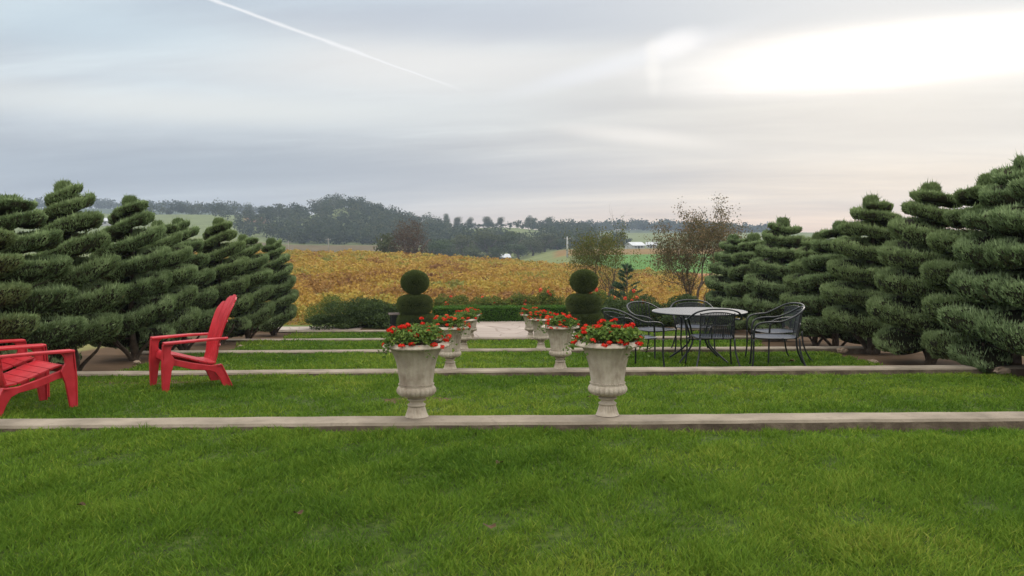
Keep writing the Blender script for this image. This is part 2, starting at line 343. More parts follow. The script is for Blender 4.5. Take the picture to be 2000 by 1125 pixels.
def ground():
    ys = [-60, -20, -5, 0, 2, 4]
    for k in range(5):
        a = KD[k]; b = KD[k] + KT; ys += [a, a + .02, b - .02, b]; nx = KD[k + 1] if k < 4 else 25.2
        ys += list(np.linspace(b, nx, 6)[1:-1])
    ys += [25.2]; ys += list(np.exp(np.linspace(math.log(25.6), math.log(1900), 230)))
    ys = np.array(sorted(ys)); s = np.linspace(-1.3, 1.3, 320)
    Yg, Sg = np.meshgrid(ys, s, indexing='ij'); Xg = Sg * (np.maximum(Yg, 0) + 14)
    Z = tz(Xg, Yg)
    for k in range(5):      # sink the ground under the kerb bodies
        inn = (Yg > KD[k] + .01) & (Yg < KD[k] + KT - .01); Z = np.where(inn, Z - .02, Z)
    Z = Z + dip(Xg, Yg) - np.where(Yg < 23.5, .02, 0)
    px = Xg / np.maximum(Yg, 1) * F + VP
    C = np.zeros(Xg.shape + (4,)); C[..., 3] = 1; C[..., :3] = (.10, .065, .04)
    def setc(mask, c): C[mask] = (*c, 1)
    side = np.abs(Xg - AX) > 8.2
    setc(side & (Yg < 25), (.16, .15, .06))
    setc((Yg > 24.2) & (Yg < 30), (.10, .13, .035))
    setc((Yg >= 30) & (Yg < 124), (.19, .125, .04))
    setc((Yg >= 124), (.14, .16, .06))
    setc((Yg >= 118) & (Yg < 170) & (px < 1400), (.26, .13, .06))
    setc((Yg >= 140) & (Yg < 262) & (px > 1150 - (Yg - 140) * .2), (.075, .165, .035))
    setc((Yg >= 262) & (Yg < 335) & (px > 1080), (.19, .12, .045))
    setc((Yg >= 262) & (Yg < 390) & (px > 500) & (px < 790), (.11, .085, .045))
    setc((Yg >= 395) & (Yg < 720), (.13, .155, .065))
    setc((Yg >= 500) & (Yg < 640) & (px > 490) & (px < 530), (.24, .11, .07))
    setc((Yg >= 720), (.06, .08, .05))
    ny, nx = Xg.shape; i = np.arange(ny - 1)[:, None] * nx; j = np.arange(nx - 1)[None]
    Q = np.stack([i + j, i + j + 1, i + nx + j + 1, i + nx + j], -1).reshape(-1, 4)
    mb = MB(); mb.add(np.stack([Xg, Yg, Z], -1).reshape(-1, 3), [Q], 0, None, True)
    o = mb.build('ground', M['terrain']); tag(o, kind='structure')
    a = o.data.color_attributes.new('cover', 'FLOAT_COLOR', 'POINT'); a.data.foreach_set('color', C.reshape(-1).astype(np.float32))
ground()

# ------------------------------------------------------------ lawns, kerbs, grass
def edgew(k, t, sgn):
    """half width of lawn k at t (0 near kerb, 1 far kerb)"""
    if k == 0: return np.full_like(t, 9.0)
    b = 4.75 + .6 * t ** .8 + .1 * np.sin(t * 7 + k * 2 + sgn)
    b = b + .15
    if k == 1: b = b + .35
    return b
spans = [(-1.0, KD[0])] + [(KD[k] + KT, KD[k + 1]) for k in range(4)]
PATIO = (AX - 1.75, AX + 1.75)
for k, (a, b_) in enumerate(spans):
    t = np.linspace(0, 1, 24); y = a + (b_ - a) * t; z = ghf(np.clip(y, a + 1e-4, b_ - 1e-4)) + .006
    u = np.linspace(-1, 1, 61); X = np.where(u[None] < 0, u[None] * edgew(k, t, -1)[:, None], u[None] * edgew(k, t, 1)[:, None]) + AX
    Y = np.repeat(y[:, None], 61, 1); Z = np.repeat(z[:, None], 61, 1) + .012 * vnoise(X * 1.3, Y * 1.3, 5) - .014 + dip(X, Y)
    i = np.arange(23)[:, None] * 61; j = np.arange(60)[None]
    Q = np.stack([i + j, i + j + 1, i + 61 + j + 1, i + 61 + j], -1).reshape(-1, 4)
    mb = MB(); mb.add(np.stack([X, Y, Z], -1).reshape(-1, 3), [Q], 0, None, True)
    tag(mb.build('lawn', M['lawn']), kind='structure')
mb = MB(); g = np.random.default_rng(11)
def grass_on(k, y0, y1, n, L, W, xlim):
    y = g.uniform(y0, y1, n); x = AX + g.uniform(-1, 1, n) * np.minimum(xlim(y), edgew(k, (y - spans[k][0]) / (spans[k][1] - spans[k][0]), 1) + g.normal(0, .05, n))
    if k == 4:
        ok = (x < PATIO[0] - .02) | (x > PATIO[1] + .02); x = x[ok]; y = y[ok]
    n = len(x)
    z = ghf(y) + .012 * vnoise(x * 1.3, y * 1.3, 5) + dip(x, y)
    pn = vnoise(x * 2.2, y * 2.2, 9, 4); cl = vnoise(x * 15, y * 11, 13, 3); keep = g.uniform(size=n) < np.clip(.86 + .35 * pn + .45 * cl, .3, 1); bare = (vnoise(x * 1.1, y * 3, 21, 3) > 2) & (g.uniform(size=n) < .75)
    edge = (spans[k][1] - y < .10) & (vnoise(x * 1.5, y * 0, 4) > .1) & (g.uniform(size=n) < .85)
    ok = keep & ~bare & ~edge; x, y, z, pn, cl = x[ok], y[ok], z[ok], pn[ok], cl[ok]; n = len(x)
    D = unit(np.c_[g.normal(0, .5, n) + .55 * vnoise(x * 9, y * 9, 31), g.normal(0, .5, n) + .55 * vnoise(x * 9, y * 9, 32), np.full(n, 1.)])
    l = L * g.uniform(.55, 1.25, n) * (1 + .25 * pn + .55 * cl); P = np.c_[x, y, z]
    V, T = spikes(P, D, l, W * g.uniform(.7, 1.3, n), g, .45)
    pt = .5 + .5 * vnoise(x * .9, y * .9, 41, 3); r = np.clip(.44 + .8 * (pt - .5) + .10 * cl + g.normal(0, .2, n) + (g.uniform(size=n) < .045) * .55, 0, 1)
    mb.add(V, [T], 0, np.repeat(r, 5))
grass_on(0, 2.7, 4.3, 135000, .038, .0042, lambda y: .66 * y + .4)
grass_on(0, 4.3, 5.70, 110000, .038, .0055, lambda y: .64 * y + .3)
grass_on(1, spans[1][0], 8.2, 80000, .038, .0085, lambda y: .66 * y + .3)
grass_on(1, 8.2, 10.08, 60000, .038, .010, lambda y: y * 0 + 9)
grass_on(2, spans[2][0], 14.48, 70000, .044, .015, lambda y: y * 0 + 9)
grass_on(3, spans[3][0], 18.88, 45000, .045, .02, lambda y: y * 0 + 9)
grass_on(4, spans[4][0], 23.28, 26000, .045, .028, lambda y: y * 0 + 9)
tag(mb.build('grass', M['grass']), 'short mown green lawn grass covering the terraces', 'grass', None, 'stuff')

klab = ['nearest pale concrete kerb crossing the whole lawn under the two largest urns', 'second concrete kerb from the camera, behind the single red chair',
        'third concrete kerb from the camera, passing behind the iron dining table', 'fourth concrete kerb, along the near edge of the flagstone patio', 'farthest concrete kerb, in front of the dark shrubs']
for k in range(5):
    x0, x1 = [(-9.5, 9.8), (-7.2, 8.2), (-6.1, 6.5), (-6.1, 6.4), (-6.0, 6.3)][k]
    segs = [(x0, x1)] if k < 4 else [(x0, PATIO[0] - .01), (PATIO[1] + .01, x1)]
    zt = E - KH[k]; mb = MB()
    for (a, b_) in segs:
        n = int((b_ - a) / .12) + 2; xs = np.linspace(a, b_, n); w = .004 * vnoise(xs * .7, xs * 0, 50 + k) + .0012 * np.sin(xs * 11)
        wy = .006 * vnoise(xs * 1.4, xs * 0, 60 + k)
        ya, yb = KD[k], KD[k] + KT; c = .014
        ring = [(ya + .004, zt - .42, 1), (ya, zt - .030, 1), (ya, zt - c - .004, 1), (ya + c, zt, 0), (yb - c, zt, 0), (yb, zt - c, 0), (yb, zt - .42, 0)]
        V = np.stack([np.stack([xs, y + wy, z + (w if j_ else w * 0)], -1) for (y, z, j_) in [(r[0], r[1], 1) for r in ring]], 1).reshape(-1, 3)
        m_ = len(ring); i = np.arange(n - 1)[:, None] * m_; j = np.arange(m_ - 1)[None]
        Q = np.stack([i + j, i + m_ + j, i + m_ + j + 1, i + j + 1], -1)
        mb.add(V, [Q[:, 3:].reshape(-1, 4), [list(range(m_))], [list(range((n - 1) * m_, n * m_))[::-1]]], 0)
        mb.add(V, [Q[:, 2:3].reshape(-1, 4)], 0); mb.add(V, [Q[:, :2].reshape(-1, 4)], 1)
    tag(mb.build('concrete_kerb', [M['concrete'], M['kerbface']]), klab[k], 'kerb', 'concrete kerbs of the lawn terraces')
# flagstone patio
mb = MB(); mb.box(((PATIO[0] + PATIO[1]) / 2, (KD[3] + KT + 23.0) / 2 + .0, E - KH[3] - .25 - .008), (PATIO[1] - PATIO[0], 23.0 - KD[3] - KT, .5))
tag(mb.build('patio', M['flag']), kind='structure')
mb = MB(); mb.box((-4.9, 24.1, E - KH[4] - .11), (2.4, .9, .22)); tag(mb.build('path', M['flag']), kind='structure')

# ------------------------------------------------------------ spiral junipers
def juniper_meshes(seed, hand, starts, H=2.6, R=.80, tiers=6.2, nb=46000, lean=0.0):
    g = np.random.default_rng(seed); turns = tiers / starts; ZB, ZT = .23, H - .175
    cm = MB(); ph = g.uniform(0, 6.28, 8)
    def env(z):
        t = np.clip((z - .15) / (H - .15), 0, 1)
        return R * np.interp(t, [0, .08, .2, .35, .5, .62, .71, .79, .91, 1], [.78, .93, 1.0, 1.0, .95, .87, .77, .62, .43, .27])
    def surf(t, phi, st, infl=1.0):
        th = hand * (2 * math.pi * turns * t) + 2 * math.pi * st / starts + ph[0]
        q_ = 1 - .995 * t; zc = ZB + (ZT - ZB) * (1 - q_ ** 1.38) + .025 * np.sin(th * 1.0 + ph[1]) + .02 * np.sin(th * 2.3 + ph[2]); pitch = 1.38 * q_ ** .38 * (ZT - ZB) / tiers; pitch = np.maximum(pitch, .20)
        Re = env(zc) * (1 + .05 * np.sin(th * 1.7 + ph[3]) + .035 * np.sin(th * 5.1 + ph[4]))
        endf = np.clip(np.minimum(t * 14 + .25, (1 - t) * 12 + .72), 0, 1)
        bb = pitch * .405 * endf * (1 + .10 * np.sin(th * 3.1 + ph[5])); rc = Re * .52; aa = Re * .48
        c, s = np.cos(phi), np.sin(phi)
        rr = rc + aa * np.sign(c) * np.abs(c) ** np.where(s < 0, .95, .45) * infl
        dz = bb * np.where(s < 0, 1.45, .55) * np.sign(s) * np.abs(s) ** np.where(s < 0, .85, .7) * infl + bb * .35
        dz = dz - .10 * (rr / np.maximum(Re, .05)) * pitch + np.where(s < 0, (1 - np.clip(c, 0, 1)) * bb * .25, 0)
        nr = c; nz_ = s * np.where(s < 0, 1.0, 1.2) + 0 * bb
        P = np.stack([rr * np.cos(th), rr * np.sin(th), zc + dz + lean * rr * np.cos(th)], -1); N = unit(np.stack([nr * np.cos(th), nr * np.sin(th), nz_], -1))
        return P, N, Re
    for st in range(starts):
        nt_ = int(turns * 34); nu = 14; t = np.linspace(0, 1 - .11 * st, nt_)[:, None] + np.zeros((1, nu)); phi = np.arange(nu)[None] * 2 * math.pi / nu + np.zeros((nt_, 1))
        P, N, _ = surf(t, phi, st, .88); i = np.arange(nt_ - 1)[:, None] * nu; j = np.arange(nu)[None]; j2 = (j + 1) % nu
        cm.add(P.reshape(-1, 3), [np.stack([i + j, i + j2, i + nu + j2, i + nu + j], -1).reshape(-1, 4)], 1, None, True)
        n = int(nb * 1.9 / starts); tm_ = 1 - .11 * st; t = g.uniform(0, tm_, n); phi = g.uniform(-math.pi * .75, math.pi * .70, n)
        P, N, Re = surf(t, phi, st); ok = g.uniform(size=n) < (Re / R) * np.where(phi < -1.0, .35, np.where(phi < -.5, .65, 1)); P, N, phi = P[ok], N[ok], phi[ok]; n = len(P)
        q = 3.0; cl = vnoise(P[:, 0] * 22 + P[:, 2] * 9, P[:, 1] * 22 - P[:, 2] * 7, seed, 2); P = P + N * (.024 * cl[:, None] - .02)
        D = unit(N * [.5, .5, .25] + [0, 0, .75] + g.normal(0, .24, (n, 3))); up = np.clip(N[:, 2], 0, 1)
        l = g.uniform(.028, .056, n) * (1 + .9 * up * (g.uniform(size=n) < .15))
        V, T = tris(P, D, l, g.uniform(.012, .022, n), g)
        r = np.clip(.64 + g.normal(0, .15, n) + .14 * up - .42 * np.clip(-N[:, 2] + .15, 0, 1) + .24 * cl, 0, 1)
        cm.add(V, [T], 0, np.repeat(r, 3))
    # top tuft
    rt = .15 * R; zt = H - .15; ox, oy = g.uniform(-.06, .06, 2)
    V, Q = blob((ox, oy, zt), (rt * .85, rt * .85, .10), g); cm.add(V, [Q], 1, None, True)
    n = 1800; d = sph(n, g); hh_ = np.linalg.norm(d[:, :2], axis=1, keepdims=True); d = np.c_[d[:, :2] / hh_ * hh_ ** .6, d[:, 2]]; bump = 1 + .16 * np.sin(np.arctan2(d[:, 1], d[:, 0]) * 2 + ph[6]) + .10 * np.sin(np.arctan2(d[:, 1], d[:, 0]) * 5 + ph[7]); P = d * np.c_[rt * bump, rt * bump, .09 + .03 * bump] + [ox, oy, zt]; D = unit(d * [.5, .5, .2] + [0, 0, .9] + g.normal(0, .25, (n, 3)))
    V, T = tris(P, D, g.uniform(.035, .07, n) * (1 + (g.uniform(size=n) < .03) * (d[:, 2] > 0) * 1.0), g.uniform(.010, .018, n), g)
    cm.add(V, [T], 0, np.repeat(np.clip(.62 + g.normal(0, .14, n), 0, 1), 3))
    tm = MB()
    tr = smoothpath([(0.03, 0, -.08), (0, .02, .2), (-.03, -.02, .7), (.02, 0, 1.5), (0, 0, H - .2)], 4); tm.tube(tr, np.linspace(.075, .02, len(tr)) * (1 + .15 * np.sin(np.arange(len(tr)) * 2)), 9)
    for k in range(4):
        a = g.uniform(0, 6.28); c, s = math.cos(a), math.sin(a)
        tm.tube(smoothpath([(.02 * c, .02 * s, -.05), (.12 * c, .12 * s, .12), (.3 * c, .3 * s, .3), (.36 * c, .36 * s, .42)], 3), np.linspace(.035, .012, 10), 6)
    for k in range(26):
        a = g.uniform(0, 6.28); z = g.uniform(.3, H - .5); l = env(z) * .6; c, s = math.cos(a), math.sin(a)
        tm.tube([(0, 0, z), (l * .5 * c, l * .5 * s, z + .03), (l * c, l * s, z + .12)], [.014, .01, .004], 5)
    return cm.mesh('crown', [M['juniper'], M['junicore']]), tm.mesh('trunk', M['bark'])
JL = [juniper_meshes(101, 1, 1, R=.66, tiers=6.3, lean=.20), juniper_meshes(102, 1, 1, R=.67, tiers=5.9, lean=.24), juniper_meshes(103, 1, 1, R=.64, tiers=6.7, lean=.17)]
JR = [juniper_meshes(201, -1, 1, R=.82, tiers=6.2), juniper_meshes(202, -1, 1, R=.77, tiers=6.5), juniper_meshes(203, 1, 1, R=.79, tiers=6.0)]
def juniper(px, py, D, ms, sxy, rot, label):
    p = at(px, py, D); z0 = gz(D); H = p[2] - z0
    o = empty('spiral_juniper', (p[0], D, z0), rot if px > 1000 else (rot - 3) * .18, label, 'topiary tree', 'clipped spiral junipers in two rows beside the lawn')
    s = H / 2.63; o.scale = (s * sxy, s * sxy, s)
    for nm, me in (('crown', ms[0]), ('trunk', ms[1])):
        c = bpy.data.objects.new(nm, me); COL.objects.link(c); c.parent = o
    return o
LT = [(-75, 372, 9.15, 0, 1.18, .3, 'spiral juniper cut by the left edge, behind the arms of the paired red chairs'),
      (20, 376, 10.35, 1, 1.18, 1.3, 'spiral juniper with its small rounded top at the far left, behind the paired red chairs'),
      (132, 350, 11.9, 2, 1.0, 2.2, 'tallest spiral juniper of the left row, ragged tuft on top'),
      (252, 379, 13.8, 0, 1.0, 4.0, 'broad left row juniper just left of the single red chair, bare trunk showing'),
      (314, 428, 15.3, 1, 1.0, 5.0, 'spiral juniper mostly hidden behind the broad one, above the red chair arm'),
      (353, 424, 16.6, 2, 1.0, .9, 'narrow topped spiral juniper of the left row standing above the red chair seat'),
      (426, 423, 18.5, 0, 1.0, 3.0, 'spiral juniper of the left row with round knob top, directly behind the red chair backrest'),
      (479, 456, 20.6, 1, 1.0, 4.4, 'second last spiral juniper at the far end of the left row'),
      (531, 463, 22.7, 2, 1.0, 5.6, 'last spiral juniper of the left row, next to the yellow vineyard')]
for px, py, D, v, sx, rot, lab in LT: juniper(px, py, D, JL[v], sx, rot, lab)
RT = [(2085, 268, 9.5, 0, 1.0, .4, 'spiral juniper cut by the right edge of the photo, nearest of the right row'),
      (1999, 299, 10.35, 1, 1.0, 1.5, 'tallest spiral juniper at the right edge, its tip reaching highest into the sky'),
      (1930, 334, 11.25, 2, 1.0, 2.5, 'spiral juniper with brownish pads just left of the tallest one on the right'),
      (1826, 352, 12.5, 0, 1.02, 3.6, 'wide spiral juniper of the right row with dark cup shaped top pads against bright sky'),
      (1705, 378, 14.4, 1, .98, 4.9, 'right row juniper with a single upright tuft on top, right of the dining set'),
      (1638, 428, 15.9, 2, 1.0, .8, 'spiral juniper of the right row partly hidden behind the one with the single tuft'),
      (1597, 451, 17.2, 0, .95, 1.9, 'low half hidden juniper with small knob top, above the right hand iron chairs'),
      (1530, 422, 19.0, 1, 1.0, 2.8, 'spiral juniper of the right row with leaning top, above the right side of the table'),
      (1476, 453, 21.0, 2, 1.0, 4.1, 'second last spiral juniper at the far end of the right row'),
      (1434, 456, 23.0, 0, .95, 5.3, 'last spiral juniper of the right row, beside the bare brown tree')]
for px, py, D, v, sx, rot, lab in RT: juniper(px, py, D, JR[v], sx, rot, lab)

# ------------------------------------------------------------ urns
def urn_proto():
    root = empty('stone_urn', (0, 0, 0))
    s = .515 / 1.0
    def P(pts): return np.array(pts) * s
    def dense(pts, n=5): 
        p = np.c_[np.array(pts), np.zeros(len(pts))]; return smoothpath(p, n)[:, :2] * s
    n = 120
    base = dense([(.0, 0), (.145, 0.0), (.15, .015), (.128, .06), (.108, .12), (.100, .145)])
    MB().lathe(base, n, 0, lambda p, a: .006 * s * 1.5 * np.cos(a * 20)[None] * np.clip((p[:, 1:2] / s) * 12, 0, 1)).build('foot', M['urn'], root)
    stem = dense([(.098, .140), (.118, .148), (.122, .160), (.112, .172), (.094, .180), (.090, .20), (.096, .215), (.118, .222), (.122, .234), (.116, .246), (.10, .252), (.10, .262), (.13, .27)])
    MB().lathe(stem, n).build('stem', M['urn'], root)
    bulb = dense([(.10, .262), (.15, .270), (.215, .292), (.252, .33), (.256, .37), (.238, .405), (.222, .42)])
    MB().lathe(bulb, n, 0, lambda p, a: s * .026 * (np.abs(np.sin(a * 12)) ** .6 - .7)[None] * np.sin(np.clip((p[:, 1:2] / s - .265) / .15, 0, 1) * math.pi) ** .5).build('bowl', M['urn'], root)
    mb = MB(); mb.lathe(dense([(.21, .412), (.228, .416), (.232, .424), (.228, .432), (.212, .436)]), n)
    for k in range(44):
        a = k * 2 * math.pi / 44; V, Q = blob((.229 * s * math.cos(a), .229 * s * math.sin(a), .441 * s), (.012 * s, .012 * s, .010 * s), np.random.default_rng(k), 6, 5, 0); mb.add(V, [Q], 0, None, True)
    mb.build('bead_band', M['urn'], root)
    body = dense([(.222, .43), (.222, .47), (.228, .56), (.245, .68), (.275, .79), (.315, .88), (.345, .93)])
    MB().lathe(body, n, 0, lambda p, a: s * .010 * np.cos(a * 24)[None] * np.clip((p[:, 1:2] / s - .43) * 6, 0, 1)).build('body', M['urn'], root)
    rim = dense([(.335, .918), (.365, .925), (.41, .93), (.436, .942), (.44, .957), (.425, .975), (.39, .992), (.36, 1.0), (.345, .99), (.335, .93)])
    MB().lathe(rim, n, 0, lambda p, a: s * .016 * (np.abs(np.sin(a * 16)) ** .5 - .8)[None] * np.clip((p[:, 0:1] / s - .36) * 16, 0, 1)).build('rim', M['urn'], root)
    MB().lathe(P([(0, .95), (.2, .955), (.342, .945)]), 40).build('potting_soil', M['soil'], root)
    return root
proto = urn_proto()
def head_mesh(mat, seed):
    g = np.random.default_rng(seed); mb = MB(); d = sph(34, g); d[:, 2] = np.abs(d[:, 2]) * .8 - .1; d = unit(d)
    V, T = leaves(d * [.021, .021, .015], unit(d + g.normal(0, .3, d.shape)), .018, g, .9); mb.add(V, [T], 0, np.repeat(g.uniform(0, 1, 34), 4)); return mb.mesh('flower_head', mat)
HM = [head_mesh(M['petal'], 1), head_mesh(M['petal'], 2)]; HM2 = [head_mesh(M['petal2'], 3), head_mesh(M['petal'], 4)]
def pot_plant(loc, seed, label, nh, orange, leafn=2800):
    g = np.random.default_rng(seed); root = empty('potted_flowers', loc, g.uniform(0, 6), label, 'flowering plant', 'red flowering plants in the stone urns')
    mb = MB(); lobes = [(g.uniform(0, .17) , g.uniform(0, 6.28)) for _ in range(16)]; Ps = []; Ns = []
    for r, a in lobes:
        c = np.array([r * math.cos(a), r * math.sin(a), .055 - r * .12 + g.uniform(0, .045)]); d = sph(leafn // 16, g); d[:, 2] = np.where(d[:, 2] < -.3, -d[:, 2], d[:, 2])
        Ps.append(c + d * [.085, .085, .06] * g.uniform(.5, 1.05, (len(d), 1))); Ns.append(unit(d * .6 + [0, 0, .6] + g.normal(0, .35, d.shape)))
    for k in range(9):   # trailing shoots over the rim
        a = g.uniform(0, 6.28); m_ = 26; t = g.uniform(0, 1, m_)[:, None]; rr = .19 + .09 * t; c = np.c_[rr * math.cos(a), rr * math.sin(a), .03 + .03 * np.sin(t * 3) - .09 * t ** 3] + g.normal(0, .014, (m_, 3)); Ps.append(c); Ns.append(unit(g.normal(0, .5, (m_, 3)) + [0, 0, .8]))
    Pz = np.concatenate(Ps); Nz = np.concatenate(Ns); V, T = leaves(Pz, Nz, g.uniform(.022, .040, len(Pz)), g, .6); mb.add(V, [T], 0, np.repeat(g.uniform(0, 1, len(Pz)), 4))
    sm = MB()
    hs = []
    for k in range(nh):
        rr = .235 * math.sqrt(g.uniform(0.0, 1)); a = g.uniform(0, 6.28); z = .125 - .20 * (rr / .24) ** 2 * .35 + g.uniform(-.01, .035) + (.03 if g.uniform() < .15 else 0)
        if rr > .19: z = g.uniform(.0, .06)
        hs.append((rr * math.cos(a), rr * math.sin(a), z))
    for h in hs: sm.tube([(h[0] * .5, h[1] * .5, -.02), (h[0] * .85, h[1] * .85, h[2] * .5), h], .0022, 5, 0, .5)
    mb.build('foliage', M['potleaf'], root); sm.build('stems', M['potleaf'], root)
    for h in hs:
        o = bpy.data.objects.new('flower_head', (HM2 if (orange and g.uniform() < .6) else HM)[int(g.integers(0, 2))]); COL.objects.link(o); o.parent = root; o.location = h
        s = g.uniform(.6, 1.05); o.scale = (s, s, s); o.rotation_euler = (g.uniform(-.4, .4), g.uniform(-.4, .4), g.uniform(0, 6))
    return root
order = ['nearest', 'second', 'third', 'farthest']; k = 0
for i in range(4):
    for s, side in ((-1, 'left'), (1, 'right')):
        D = KD[i] + .21; x = AX + s * .657; zt = E - KH[i] + .002
        o = proto if k == 0 else copy_tree(proto); k += 1
        o.location = (x, D, zt); o.rotation_euler = (0, 0, i * 1.3 + s); o.scale = (1, 1, 1)
        tag(o, ('fluted pale stone urn of the %s pair, on the %s side of the central aisle' if i < 3 else 'small looking stone urn of the %s pair, on the %s side, at the patio edge') % (order[i], side), 'urn', 'stone urns lining the central aisle')
        pot_plant((x, D, zt + .489), 300 + k, 'bushy %s flowers spilling from the %s urn of the %s pair' % ('red' if i == 0 else 'orange red', side, order[i]), [46, 42, 34, 30][i], i > 0)

# ------------------------------------------------------------ red adirondack chairs (front = -Y)
def adirondack():
    root = empty('adirondack_chair', (0, 0, 0))
    sp = smoothpath(np.c_[np.zeros(7), [(-.385, .30), (-.375, .352), (-.34, .375), (-.22, .352), (-.05, .305), (.10, .268), (.20, .262)]], 10)[:, 1:]
    L = np.r_[0, np.cumsum(np.linalg.norm(np.diff(sp, axis=0), axis=1))]; mb = MB(); nsl = 6; tot = L[-1]
    for k in range(nsl):
        u = np.linspace(k * tot / nsl + .004, (k + 1) * tot / nsl - .004, 6); y = np.interp(u, L, sp[:, 0]); z = np.interp(u, L, sp[:, 1])
        T = unit(np.c_[np.gradient(y), np.gradient(z)]); N = np.c_[-T[:, 1], T[:, 0]] * .009
        N = np.where(N[:, 1:] < 0, -N, N) if k > 0 else N
        poly = np.r_[np.c_[y, z] + N, (np.c_[y, z] - N)[::-1]]; mb.prism(poly, -.26, .26)
    mb.build('seat', M['red'], root, bevel=.003)
    # back: five slats, curved in profile, fanned, rounded top
    bp = smoothpath(np.c_[np.zeros(7), [(.165, .225), (.21, .275), (.255, .36), (.30, .50), (.365, .66), (.445, .82), (.53, .955)]], 8)[:, 1:]
    Lb = np.r_[0, np.cumsum(np.linalg.norm(np.diff(bp, axis=0), axis=1))]; tb = Lb[-1]; mb = MB()
    for k in range(5):
        c0 = (k - 2); top = tb - [.10, .028, .008, .028, .10][k]; u = np.linspace(0, top, 26)
        y = np.interp(u, Lb, bp[:, 0]); z = np.interp(u, Lb, bp[:, 1]); f = u / tb
        w = np.interp(f, [0, .35, .75, 1], [.094, .099, .112, .112]); xc = c0 * w
        T = unit(np.c_[np.gradient(y), np.gradient(z)]); N = np.c_[T[:, 1], -T[:, 0]] * .010
        half = w * .5 - .0035; bow = .055 * ((xc / .25) ** 2) * np.interp(f, [0, .3, 1], [.2, 1, .75])
        for sgn_ in (0,):
            rows = []
            topn = np.clip((u - (top - [.14, .05, .02, .05, .14][k])) / [.14, .05, .02, .05, .14][k], 0, 1)
            inner = np.sign(c0)
            xl = xc - half + (half * 1.1 * topn ** 2 if c0 < 0 else (half * .25 * topn ** 2 if c0 == 0 else 0)); xr = xc + half - (half * 1.1 * topn ** 2 if c0 > 0 else (half * .25 * topn ** 2 if c0 == 0 else 0))
            bl = .055 * ((xl / .25) ** 2) * np.interp(f, [0, .3, 1], [.2, 1, .75]); br = .055 * ((xr / .25) ** 2) * np.interp(f, [0, .3, 1], [.2, 1, .75])
            A = np.c_[xl, y - bl + N[:, 0], z + N[:, 1]]; B = np.c_[xr, y - br + N[:, 0], z + N[:, 1]]; C = np.c_[xr, y - br - N[:, 0], z - N[:, 1]]; D = np.c_[xl, y - bl - N[:, 0], z - N[:, 1]]
            V = np.stack([A, B, C, D], 1).reshape(-1, 3); n = len(u); i = np.arange(n - 1)[:, None] * 4; j = np.arange(4)[None]; j2 = (j + 1) % 4
            mb.add(V, [np.stack([i + j, i + j2, i + 4 + j2, i + 4 + j], -1).reshape(-1, 4), [[3, 2, 1, 0]], [[4 * n - 4, 4 * n - 3, 4 * n - 2, 4 * n - 1]]], 0)
    # two cross battens behind
    for f, hw in ((.30, .25), (.62, .24)):
        y = np.interp(f * tb, Lb, bp[:, 0]); z = np.interp(f * tb, Lb, bp[:, 1]); xs = np.linspace(-hw, hw, 9)
        mb.tube(np.c_[xs, y + .012 - .055 * (xs / .25) ** 2, np.full(9, z)], .014, 6)
    mb.build('backrest', M['red'], root, bevel=.003)
    for s in (-1, 1):
        def pr(poly, a, b, name, bev=.006):
            mb = MB(); mb.prism(poly, min(s * a, s * b), max(s * a, s * b)); o = mb.build(name, M['red'], root, bevel=bev); return o
        # arm: board widening toward front
        mb = MB(); n = 9; y = np.linspace(-.43, .335, n); wi = np.interp(y, [-.43, -.35, -.1, .335], [.11, .125, .11, .05]); z = np.interp(y, [-.43, 0, .335], [.505, .515, .515]); xc = s * np.interp(y, [-.43, .1, .335], [.325, .32, .285])
        V = np.stack([np.c_[xc - wi / 2, y, z + .012], np.c_[xc + wi / 2, y, z + .012], np.c_[xc + wi / 2, y, z - .012], np.c_[xc - wi / 2, y, z - .012]], 1).reshape(-1, 3)
        i = np.arange(n - 1)[:, None] * 4; j = np.arange(4)[None]; j2 = (j + 1) % 4
        mb.add(V, [np.stack([i + j, i + j2, i + 4 + j2, i + 4 + j], -1).reshape(-1, 4), [[3, 2, 1, 0]], [[4 * n - 4, 4 * n - 3, 4 * n - 2, 4 * n - 1]]], 0)
        mb.build('armrest', M['red'], root, bevel=.007)
        # front leg, one plate from the arm to the ground, flaring forward
        o = pr([(-.43, .495), (-.30, .495), (-.325, .478), (-.345, .45), (-.350, .40), (-.300, .33), (-.345, .22), (-.385, 0), (-.45, 0), (-.46, .06), (-.455, .27), (-.435, .36)], .300, .335, 'leg')
        mb = MB(); mb.prism([(-.455, 0), (-.46, .27), (-.44, .495), (-.428, .495), (-.448, .27), (-.443, 0)], min(s * .285, s * .35), max(s * .285, s * .35)); mb.build('leg_brace', M['red'], o, bevel=.005)
        # side rail sweeping down into the rear leg
        pr([(-.38, .355), (-.30, .335), (-.10, .285), (.10, .245), (.20, .245), (.25, .25), (.29, .17), (.37, 0), (.27, 0), (.22, .10), (.17, .165), (.10, .19), (-.10, .215), (-.28, .265), (-.36, .275)], .262, .300, 'leg')
        pr([(.20, .245), (.25, .25), (.295, .17), (.382, 0), (.368, 0), (.285, .155), (.245, .232), (.20, .23)], .25, .315, 'leg_flange', .003)
    return root
def fix_flanges(root):
    kids = [c for c in root.children if c.name.split('.')[0] == 'leg_flange']; legs = [c for c in root.children if c.name.split('.')[0] == 'leg']
    for f in kids:
        fx = sum(v.co.x for v in f.data.vertices); 
        for l in legs:
            xs = [v.co.x for v in l.data.vertices]; ys = [v.co.y for v in l.data.vertices]
            if xs[0] * fx > 0 and max(ys) > .4: f.parent = l
ch = adirondack(); fix_flanges(ch)
